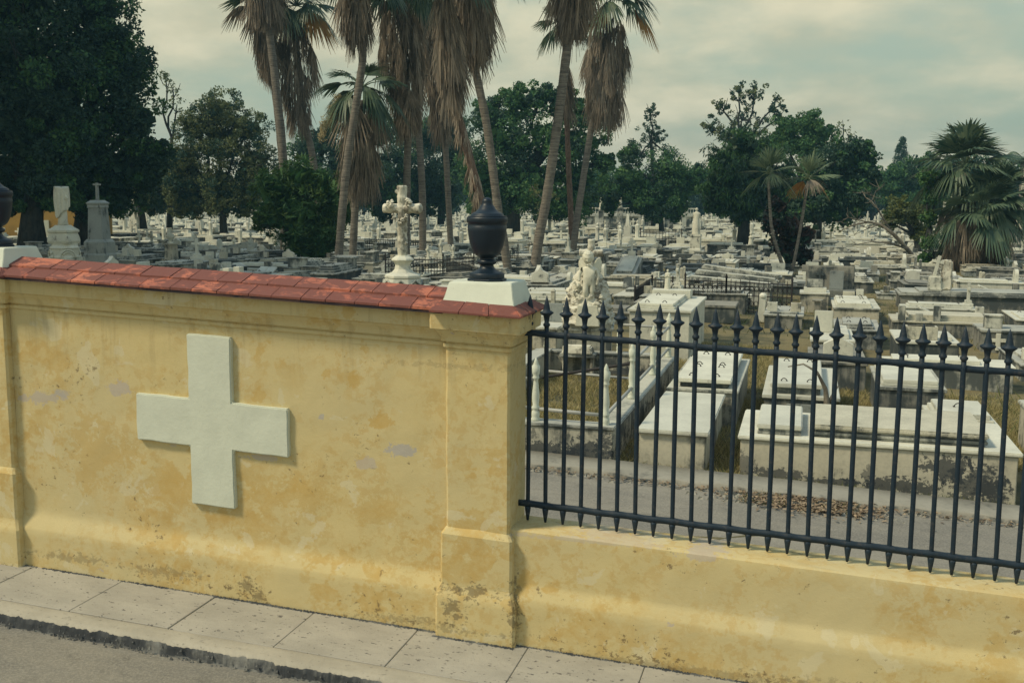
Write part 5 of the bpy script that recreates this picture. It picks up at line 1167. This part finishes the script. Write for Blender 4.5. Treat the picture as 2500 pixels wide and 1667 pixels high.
tree('fig_tree', [(1180, 235, 48), (1230, 225, 42), (1120, 265, 45), (1290, 240, 40), (1330, 260, 35), (1150, 320, 90), (1250, 320, 95), (1330, 330, 75), (1110, 400, 75), (1210, 410, 100), (1320, 410, 80), (1270, 455, 55), (1130, 450, 55), (1385, 370, 28)], 78, 'broad rounded dark green fig tree in the middle behind the urn', mat='leaf_mid', mat2='leaf_dark', size=.27, trunk=[(1172, 545), (1175, 480), (1185, 430)], tr=.6, seed=14, sub_=.27, dens=.75)
tree('broadleaf_tree', [(1240, 470, 22), (1225, 440, 18), (1262, 450, 20)], 60, 'slim young tree with thin leaves between the palm trunks', mat='leaf_olive', size=.2, trunk=[(1236, 560), (1240, 500), (1245, 460)], tr=.09, seed=15, open_=True, bm='bark_pale', dens=.6)
tree('broadleaf_tree', [(1430, 400, 45), (1400, 440, 38), (1470, 430, 48), (1525, 380, 52), (1560, 410, 48), (1500, 460, 50), (1590, 400, 28), (1540, 455, 40), (1440, 350, 28)], 84, 'mid green tree with three thin trunks left of the robed statue', mat='leaf_mid', mat2='leaf_dark', size=.25, trunk=[(1517, 560), (1515, 500), (1512, 450)], tr=.22, seed=16)
tree('broadleaf_tree', [(1490, 250, 22), (1480, 290, 28), (1510, 300, 24), (1492, 335, 36), (1470, 345, 22), (1528, 350, 22)], 96, 'slender open treetop rising against the sky left of the robed statue', mat='leaf_dark', size=.26, trunk=[(1498, 560), (1495, 400), (1490, 320)], tr=.2, seed=17, open_=True, dens=.8, twigs=2)
tree('broadleaf_tree', [(1690, 205, 26), (1650, 235, 24), (1730, 205, 26), (1770, 235, 26), (1625, 285, 28), (1700, 260, 36), (1655, 300, 34), (1740, 280, 34), (1790, 262, 18), (1680, 320, 34)], 95, 'tall open crowned tree with clumped leaves against the sky, right of centre', mat='leaf_dark', mat2='leaf_olive', size=.30, trunk=[(1690, 560), (1690, 420), (1695, 330)], tr=.28, seed=18, open_=True, dens=.95, twigs=3, sub_=.34)
tree('weeping_tree', [(1700, 330, 55), (1660, 370, 55), (1750, 350, 50), (1690, 410, 80), (1640, 430, 45), (1740, 430, 70), (1780, 400, 50), (1700, 465, 50)], 60, 'dark weeping tree with hanging foliage right of the robed statue', mat='leaf_dark', mat2='leaf_mid', size=.38, aspect=.22, droop=1.3, trunk=[(1704, 562), (1706, 500), (1700, 450)], tr=.36, seed=19, sub_=.25, dens=.55)
tree('broadleaf_tree', [(1800, 290, 40), (1850, 285, 42), (1880, 300, 40), (1840, 330, 55), (1780, 330, 40)], 82, 'rounded fresh green tree behind the weeping tree', mat='leaf_mid', mat2='leaf_bright', size=.26, trunk=[(1830, 550), (1835, 420)], tr=.3, seed=20)
tree('broadleaf_tree', [(1930, 280, 18), (1945, 300, 16)], 100, 'small bare looking treetop poking above the green trees', mat='leaf_olive', size=.22, trunk=[(1935, 540), (1935, 330)], tr=.15, seed=21, open_=True, dens=.5)
tree('broadleaf_tree', [(1930, 350, 45), (1970, 350, 40), (1900, 380, 60), (1960, 410, 65), (1870, 430, 60), (1930, 470, 55), (1995, 390, 32), (1830, 460, 50)], 66, 'large dark tree behind the two thin leaning palms', mat='leaf_dark', mat2='leaf_mid', size=.28, trunk=[(1872, 560), (1875, 500), (1880, 440)], tr=.3, seed=22)
tree('broadleaf_tree', [(1805, 515, 38), (1770, 500, 30), (1840, 530, 35), (1800, 560, 42), (1780, 470, 25), (1845, 580, 22)], 43.5, 'dark broad leaved shrub behind the two thin leaning palms', 'shrub', mat='leaf_red', mat2='leaf_dark', size=.26, trunk=[(1808, 628), (1806, 600)], tr=.12, seed=23, dens=.7)
tree('broadleaf_tree', [(2030, 400, 42), (2075, 385, 40), (2100, 420, 50), (2050, 440, 40), (2120, 370, 35)], 100, 'hazy background tree left of the bushy fan palm', mat='leaf_mid', mat2='leaf_dark', size=.28, trunk=[(2070, 540), (2070, 460)], tr=.3, seed=24, group=GT)
tree('broadleaf_tree', [(2150, 400, 60), (2230, 380, 60), (2300, 400, 60), (2360, 420, 60), (2200, 450, 60), (2340, 470, 50)], 105, 'broad background tree behind the bushy fan palm', mat='leaf_dark', mat2='leaf_mid', size=.3, trunk=[(2250, 540), (2250, 460)], tr=.3, seed=25, group=GT)
tree('broadleaf_tree', [(2060, 465, 32), (2095, 480, 30), (2040, 500, 22), (2110, 520, 25)], 56, 'low yellow green tree left of the bushy fan palm', mat='leaf_yellow', mat2='leaf_olive', size=.2, trunk=[(2110, 590), (2100, 530)], tr=.18, seed=26, twigs=2)
tree('climbing_vine', [(2125, 395, 24), (2130, 440, 22), (2128, 490, 20), (2135, 545, 24), (2120, 580, 18), (2165, 400, 22)], 47.5, 'leafy vine climbing the left side of the bushy fan palm', 'vine', mat='leaf_mid', mat2='leaf_bright', size=.17, trunk=[(2140, 606), (2132, 500)], tr=.12, seed=27)
for i, (x, D) in enumerate([(-150, 120), (40, 125), (330, 135), (450, 120), (620, 125), (830, 135), (1090, 130), (1390, 135), (1480, 120), (1600, 138), (1700, 125), (1900, 135), (2000, 125), (2120, 140), (2280, 130), (2420, 120), (2560, 130)]):
    rd = random.Random(i); cs = [(x+rd.uniform(-75, 75), rd.uniform(408, 462)-(10 if x > 1500 else 0), rd.uniform(30, 44)) for _ in range(9)]
    tree('broadleaf_tree', cs, D*1.15, ['leftmost tree of the far tree line', 'far tree line tree behind the ochre building', 'far tree line tree behind the cross topped pedestal', 'far tree line tree behind the olive tree', 'far tree line tree behind the spiky bush', 'far tree line tree behind the short palm', 'far tree line tree behind the urn', 'far tree line tree right of the fig tree', 'far tree line tree behind the three trunked tree', 'far tree line tree behind the robed statue', 'far tree line tree behind the weeping tree', 'far tree line tree behind the right thin palm', 'far tree line tree left of the conical pine', 'far tree line tree behind the yellow green tree', 'far tree line tree behind the bushy fan palm', 'far tree line tree behind the tall obelisk', 'far tree line tree beyond the right edge'][i], mat=['leaf_dark', 'leaf_mid', 'leaf_dark'][i % 3], size=.42, trunk=[(x, 492), (x, 440)], tr=.4, seed=40+i, group=GT, dens=.6, sub_=.34)
# conical pine in the distance
q = Q(2058, 500, 135); t = empty('conical_pine', (q.x, q.y, 0), 0, 'small dark conical pine tip above the far trees', 'tree'); rng = np.random.default_rng(2); C1, R1 = [], []
for i in range(90):
    z = 4+ (Q(2058, 305, 135).z-4)*(i/90); r = (1-i/90)*2.2+.12; a = rng.uniform(0, 6.28); C1.append((r*.7*math.cos(a), r*.7*math.sin(a), z)); R1.append(.25+r*.22)
leafcloud('crown', C1, R1, 30, .4, 'leaf_dark', t, rng, .3); MB().tube([(0, 0, 0), (0, 0, Q(2058, 306, 135).z)], [.25, .04], 6).build('trunk', M['bark'], t)
# dead branch reaching out of the low yellow-green tree
def deadtree():
    D = 54; base = Q(2105, 590, D); t = empty('dead_tree', (base.x, base.y, gz(base.x, base.y)), 0, 'leafless grey tree with crooked branches reaching left below the dark trees', 'dead tree'); o0 = t.location
    mb = MB()
    for pts, r0 in (([(2105, 590), (2080, 560), (2050, 528), (2020, 505), (1990, 500), (1955, 508), (1930, 520)], .13), ([(2050, 528), (2030, 500), (2012, 470), (1998, 452), (1985, 445)], .06), ([(2012, 470), (2000, 440), (1975, 432)], .03), ([(1990, 500), (1965, 495), (1945, 490), (1928, 500)], .04), ([(2020, 505), (1990, 515), (1960, 530)], .04), ([(2080, 560), (2040, 548), (2000, 545), (1965, 552)], .07), ([(1998, 452), (2008, 430), (2015, 420)], .02)):
        P = [Q(x, y, D+math.sin(i*2.1)*.4)-o0 for i, (x, y) in enumerate(pts)]; k = len(P); mb.tube(P, [r0*(1-.8*i/(k-1)) for i in range(k)], 6)
        for i in range(1, k):
            for _ in range(3):
                d = Vector((random.uniform(-1, 1), random.uniform(-1, 1), random.uniform(-.4, 1)))*.5; mb.tube([P[i], P[i]+d*.5, P[i]+d+Vector((0, 0, .08))], [.02, .013, .006], 4)
    mb.build('branches', M['bark_pale'], t, smooth=True)
random.seed(4); deadtree()
# ================================================================ PALMS
def fan(V, o, d, size, rng, nseg=22, spread=2.3, droop=.35, fold=.2, wd=.055, split=.45):
    """one palmate leaf: o hub, d unit direction; segments as narrow strips of three quads"""
    d = np.array(d, float); d /= np.linalg.norm(d); upv = np.array([0, 0, 1.]); s = np.cross(d, upv)
    if np.linalg.norm(s) < .1: s = np.array([1., 0, 0])
    s /= np.linalg.norm(s); s = s*math.cos(fold)+np.cross(d, s)*math.sin(fold)*rng.choice([-1, 1]); nn = np.cross(s, d)
    for a in np.linspace(-spread/2, spread/2, nseg):
        a += rng.normal(0, .03); L = size*(1-.22*(abs(a)/(spread/2))**2)*rng.uniform(.9, 1.08)
        r = d*math.cos(a)+s*math.sin(a); w_ = -d*math.sin(a)+s*math.cos(a); q = [0, split*.8, .62, 1.0]; wq = [.012, wd*size*.75, wd*size*.6, .006]
        P = []
        for qi, wi in zip(q, wq):
            p = o+r*L*qi+nn*.05*size*math.sin(a*3)*0; p = p-upv*droop*L*qi**2.2*rng.uniform(.85, 1.15); P.append((p-w_*wi+nn*wi*.35, p+w_*wi-nn*wi*.35))
        for A, B in zip(P, P[1:]): V += [A[0], A[1], B[1], B[0]]
def palm(name, pts, D, r0, r1, label, crown=None, size=1.7, nleaf=22, skirt=None, mat='frond', orange=0, trunkmat='palm_trunk', seed=1, pet=1.0, shag=0, skdens=1.0, elev=(-.32, 1.3), dead=0):
    rng = np.random.default_rng(seed); base = Q(pts[0][0], pts[0][1], D); bz = gz(base.x, base.y); base = Vector((base.x, base.y, bz-.05))
    t = empty(name, base, 0, label, 'palm')
    P = [Q(x, y, D)-base for x, y in pts]; P[0] = Vector((0, 0, 0))
    # resample
    PP = []
    for i in range(len(P)-1):
        p0, p1, p2, p3 = P[max(i-1, 0)], P[i], P[i+1], P[min(i+2, len(P)-1)]
        for k in range(8):
            q = k/8; PP.append(.5*((2*p1)+(-p0+p2)*q+(2*p0-5*p1+4*p2-p3)*q*q+(-p0+3*p1-3*p2+p3)*q**3))
    PP.append(P[-1]); n = len(PP); mb = MB()
    r0 *= .8; r1 *= .8; mb.tube(PP, [(r0+(r1-r0)*i/(n-1))*(1+.035*((i % 3)-1))*(1.3 if i == 0 else 1.1 if i == 1 else 1) for i in range(n)], 12); mb.build('trunk', M[trunkmat], t, smooth=True)
    if crown:
        c = np.array(Q(crown[0], crown[1], D)-base); V, VO, VS = [], [], []; mb = MB()
        for i in range(nleaf):
            az = i*2.39996+rng.uniform(-.2, .2); el = elev[0]+(elev[1]-elev[0])*((i+.5)/nleaf)
            d = np.array([math.cos(az)*math.cos(el), math.sin(az)*math.cos(el), math.sin(el)]); L = pet*size*.62*rng.uniform(.8, 1.15)
            hub = c+d*L-np.array([0, 0, .12*L*(1-el)]); dd = d+np.array([0, 0, -.35*max(0, .9-el)])
            mb.tube([Vector(c), Vector(c+d*L*.5+np.array([0, 0, .02])), Vector(hub)], [.03, .022, .014], 4)
            fan(VO if i < orange else (VS if i < orange+dead else V), hub, dd, size*rng.uniform(.75, 1.05), rng, droop=(.35+.35*(el < .2))*(.6 if mat == 'frond_pale' else 1), nseg=16 if mat == 'frond_pale' else 24, wd=.032 if mat == 'frond_pale' else .05, spread=1.5 if mat == 'frond_pale' else 2.3)
        mb.build('leaf_stalks', M['frond_pale' if mat == 'frond_pale' else 'frond'], t)
        for VV, m_, nm in ((V, mat, 'crown'), (VO, 'orange', 'withered_fronds'), (VS, 'dead', 'withered_fronds')):
            if VV: npmesh(nm, np.array(VV), np.arange(len(VV)).reshape(-1, 4), M[m_], t)
    if skirt:
        V = []
        # skirt: (x_top,y_top,halfwidth_top, x_bot,y_bot,halfwidth_mid, halfwidth_bot)
        xt, yt, wt, xb, yb, wm, wb = skirt; px = D/2400.; a = np.array(Q(xt, yt, D)-base); b = np.array(Q(xb, yb, D)-base); H = np.linalg.norm(b-a)
        N_ = int(230*skdens)
        for i in range(N_):
            q = rng.uniform(0, .97)**.9; ax = a+(b-a)*q; az = rng.uniform(0, 6.28)
            wr = (wt+(wm-wt)*min(1, q/.35) if q < .35 else wm+(wb-wm)*((q-.35)/.65)**1.3)*px
            rad = wr*rng.uniform(.45, .95); o = ax+np.array([math.cos(az), math.sin(az), 0])*rad
            d = (b-a)/H*1.0+np.array([math.cos(az), math.sin(az), 0])*rng.uniform(-.02, .22); L = min(rng.uniform(.6, 1.5)*1.1, (1-q)*H+rng.choice([.35, .55, .95], p=[.5, .35, .15]))
            fan(V, o, d, L, rng, nseg=int(rng.integers(5, 12)), spread=rng.uniform(.2, 1.0), droop=rng.uniform(.05, .3), fold=rng.uniform(0, 1.5), wd=rng.uniform(.012, .03), split=.4)
        npmesh('dead_skirt', np.array(V), np.arange(len(V)).reshape(-1, 4), M['dead'], t)
    if shag:
        V = []
        for i in range(int(110*shag)):
            k = rng.uniform(.12, .95)*(n-1); p = np.array(PP[int(k)]); az = rng.uniform(0, 6.28); rad = r0*rng.uniform(.8, 1.05)
            o = p+np.array([math.cos(az)*rad, math.sin(az)*rad, 0]); d = np.array([math.cos(az)*.3, math.sin(az)*.3, -1]); fan(V, o, d, rng.uniform(.3, .7), rng, nseg=4, spread=.4, droop=.1, wd=.04)
        npmesh('frayed_bark', np.array(V), np.arange(len(V)).reshape(-1, 4), M['dead'], t)
    return t
palm('fan_palm', [(650, 560), (645, 370), (626, 200), (610, 80), (600, -10), (594, -70)], 50, .25, .20, 'leftmost tall fan palm with a smooth grey trunk crossing in front of its neighbours', (588, -120), 1.5, 22, (592, -90, 34, 606, 50, 44, 14), seed=1)
palm('fan_palm', [(668, 560), (642, 370), (632, 280), (618, 180), (600, 95), (592, 50)], 54, .22, .17, 'fan palm with a shaggy left leaning head behind the leftmost smooth trunk', (588, 20), 1.35, 20, (592, 45, 20, 612, 170, 24, 8), seed=2, dead=5)
palm('fan_palm', [(742, 560), (716, 385), (694, 285), (680, 190), (672, 100), (668, 55)], 55, .24, .18, 'fan palm with a long brown skirt and one orange frond, left group', (672, 20), 1.6, 24, (670, 40, 34, 680, 300, 44, 16), seed=3, orange=2)
palm('fan_palm', [(772, 590), (790, 400), (812, 240), (826, 120), (812, 40), (806, -40)], 42, .21, .16, 'fan palm whose slim trunk rises behind the short drooping palm', (804, -95), 1.4, 20, (805, -40, 30, 812, 80, 36, 10), seed=4)
palm('fan_palm', [(806, 590), (812, 480), (818, 380), (822, 300), (824, 235)], 44, .20, .17, 'short fan palm with drooping fronds and a brown skirt above the spiky bush', (824, 205), 1.3, 20, (824, 250, 26, 822, 435, 46, 18), seed=5, elev=(-.9, .9), dead=4)
palm('fan_palm', [(930, 610), (930, 430), (931, 290), (922, 170), (916, 60)], 45, .21, .17, 'fan palm standing directly behind the log cross with a hanging brown skirt', (908, -30), 1.4, 24, (910, 0, 46, 930, 290, 52, 16), seed=6, skdens=1.5)
palm('fan_palm', [(968, 575), (966, 450), (955, 290), (946, 150), (940, 40), (936, -60)], 52, .23, .18, 'fan palm with a dark smooth trunk right of the log cross', (935, -90), 1.6, 20, (936, -50, 30, 942, 70, 40, 14), seed=7)
palm('fan_palm', [(1034, 568), (1024, 430), (1014, 290), (1000, 170), (985, 60), (980, 10)], 54, .20, .16, 'fan palm with a slim trunk and ragged skirt between the log cross and urn', (978, -75), 1.5, 24, (978, -20, 44, 1012, 300, 46, 8), seed=8, skdens=1.4)
palm('fan_palm', [(1112, 610), (1104, 500), (1085, 410), (1060, 320), (1036, 230), (1018, 130), (1008, 20)], 36, .20, .17, 'fan palm with a frayed reddish trunk leaning behind the urn', (1004, -100), 1.3, 24, (1008, -20, 24, 1038, 225, 24, 7), seed=9, trunkmat='palm_trunk_red', shag=1.3, skdens=1.3)
palm('fan_palm', [(1168, 640), (1152, 540), (1140, 480), (1112, 290), (1078, 130), (1066, 20), (1062, -60)], 38.8, .215, .17, 'tall fan palm with a clean grey leaning trunk right behind the urn', (1060, -150), 1.6, 22, (1064, -80, 44, 1080, 125, 46, 14), seed=10, skdens=1.4)
palm('fan_palm', [(1222, 640), (1236, 540), (1252, 450), (1276, 270), (1300, 60), (1312, -60)], 39, .24, .20, 'tall fan palm with a thick clean trunk leaning right in the middle', (1318, -150), 1.6, 22, (1314, -90, 40, 1302, 60, 46, 16), seed=11)
palm('fan_palm', [(1310, 575), (1308, 500), (1302, 400), (1296, 280), (1290, 180), (1288, 70)], 57, .21, .15, 'fan palm with a thin reddish trunk behind the thick leaning trunk', (1286, 55), 1.2, 12, (1290, 130, 10, 1298, 250, 12, 6), seed=12, trunkmat='palm_trunk_red', skdens=.35)
palm('fan_palm', [(1312, 590), (1322, 500), (1332, 430), (1348, 320), (1362, 220), (1380, 120), (1392, 50)], 55, .23, .19, 'right fan palm with a full green head and a long swaying brown skirt', (1396, -5), 1.7, 28, (1388, 40, 42, 1380, 272, 56, 22), seed=13, skdens=1.7, orange=2)
# the two thin leaning palms
palm('thin_palm', [(1805, 636), (1786, 575), (1770, 520), (1764, 460), (1760, 400)], 41.7, .10, .06, 'left of two thin palms, its bare stem leaning left', (1762, 392), 1.0, 13, None, mat='frond_pale', seed=21, elev=(-.3, 1.5), pet=.6)
palm('thin_palm', [(1814, 638), (1824, 580), (1838, 500), (1848, 430), (1852, 408)], 41.9, .085, .06, 'right of two thin palms, with orange withered lower fronds', (1852, 402), .95, 14, None, mat='frond_pale', seed=22, orange=2, dead=2, elev=(-.4, 1.5), pet=.6)
# the bushy fan palm on the right, three heads of one clump
palm('bushy_fan_palm', [(2190, 600), (2192, 530), (2205, 450), (2212, 385)], 48, .3, .25, 'bushy green fan palm with a brown skirt, tallest of the clump right', (2214, 372), 1.75, 30, (2208, 440, 40, 2200, 560, 46, 26), seed=23, elev=(-.4, 1.5), pet=.9)
palm('bushy_fan_palm', [(2262, 600), (2268, 530), (2278, 470)], 47, .18, .16, 'lower right head of the bushy fan palm clump', (2280, 450), 1.6, 26, (2272, 480, 30, 2268, 570, 35, 20), seed=24, elev=(-.5, 1.4))
palm('bushy_fan_palm', [(2232, 602), (2238, 540), (2246, 500)], 46, .2, .18, 'front middle head of the bushy fan palm clump', (2246, 480), 1.45, 20, (2215, 490, 30, 2210, 555, 36, 18), seed=25, elev=(-.4, 1.2), dead=1)
# royal palm at the right edge
def royal():
    D = 80; pts = [(2345, 560), (2345, 450), (2345, 352)]; base = Q(*pts[0], D); base.z = 0; t = empty('royal_palm', base, 0, 'royal palm with arching feathery fronds at the right edge', 'palm'); rng = np.random.default_rng(3)
    P = [Q(x, y, D)-base for x, y in pts]; P[0] = Vector((0, 0, 0)); MB().tube(P, [.3, .28, .2], 10).build('trunk', M['palm_trunk'], t, smooth=True); V = []; c = np.array(P[-1])
    for i in range(15):
        az = i*2.4; el = rng.uniform(-.1, 1.2); L = 2.3; prev = None
        for k in range(16):
            q = k/15; p = c+np.array([math.cos(az)*math.cos(el)*L*q, math.sin(az)*math.cos(el)*L*q, L*q*math.sin(el)-1.3*q**2.2]); s = np.array([-math.sin(az), math.cos(az), 0])
            for sg in (-1, 1):
                e = p+s*sg*.55*math.sin(PI*min(1, q+.12))+np.array([0, 0, -.35]); V += [p, p+np.array([math.cos(az), math.sin(az), 0])*.09, e+np.array([math.cos(az), math.sin(az), 0])*.05, e]
    npmesh('crown', np.array(V), np.arange(len(V)).reshape(-1, 4), M['frond'], t)
royal()
# cream flower panicles hanging from the short palm
t = bpy.data.objects['fan_palm.004']; rng = np.random.default_rng(5)
for (x, y) in ((770, 245), (755, 270), (740, 300)):
    C1 = []; a = Q(x, y-20, 43.2)-t.location; b = Q(x-8, y+28, 43.2)-t.location
    for i in range(24): C1.append(tuple(a+(b-a)*(i/24)+Vector(tuple(rng.normal(size=3)))*.03))
    leafcloud('flower_panicle', C1, [.16]*24, 30, .07, 'cream', t, rng)
t['label'] = 'short fan palm with drooping fronds, brown skirt and cream flower panicles'

# large trees standing just outside the left edge of the view; they shade the tombs behind the wall
for i, (u, v, r, lb) in enumerate([(-27.5, 15.5, 4.6, 'tall shade tree outside the left edge, nearest the wall'), (-31.5, 20.5, 5.2, 'tall shade tree outside the left edge, second from the wall'), (-36, 26, 5.6, 'tall shade tree outside the left edge, third from the wall'), (-42, 32, 6, 'tall shade tree outside the left edge, farthest back')]):
    t = empty('broadleaf_tree', (u, v, gz(u, v)), 0, lb, 'tree'); rng = np.random.default_rng(70+i); C1 = []
    for k in range(230):
        d = rng.normal(size=3); d /= np.linalg.norm(d); C1.append((d[0]*r*.8, d[1]*r*.8, 14.5+d[2]*r*1.0))
    leafcloud('crown', C1, [r*.3]*230, 40, .55, 'leaf_dark', t, rng); MB().tube([(0, 0, -.1), (.2, 0, 5), (0, .2, 13)], [.6, .45, .3], 9).build('trunk', M['bark'], t, smooth=True)
print('LEAVES', TOT)

# ================================================================ HAZE: thin bluish air round everything
mb = MB(); mb.box(-420, 420, -70, 620, -6, 42); hz = mb.build('haze', M['soil']); hz['kind'] = 'stuff'
m = bpy.data.materials.new('air'); m.use_nodes = True; n = N(m.node_tree); n.n.clear(); out = n.add('ShaderNodeOutputMaterial')
pv = n.add('ShaderNodeVolumePrincipled'); pv.inputs['Color'].default_value = (.28, .62, .85, 1); pv.inputs['Density'].default_value = .00075; pv.inputs['Anisotropy'].default_value = .2
n.l.new(pv.outputs[0], out.inputs['Volume']); hz.data.materials.clear(); hz.data.materials.append(m)
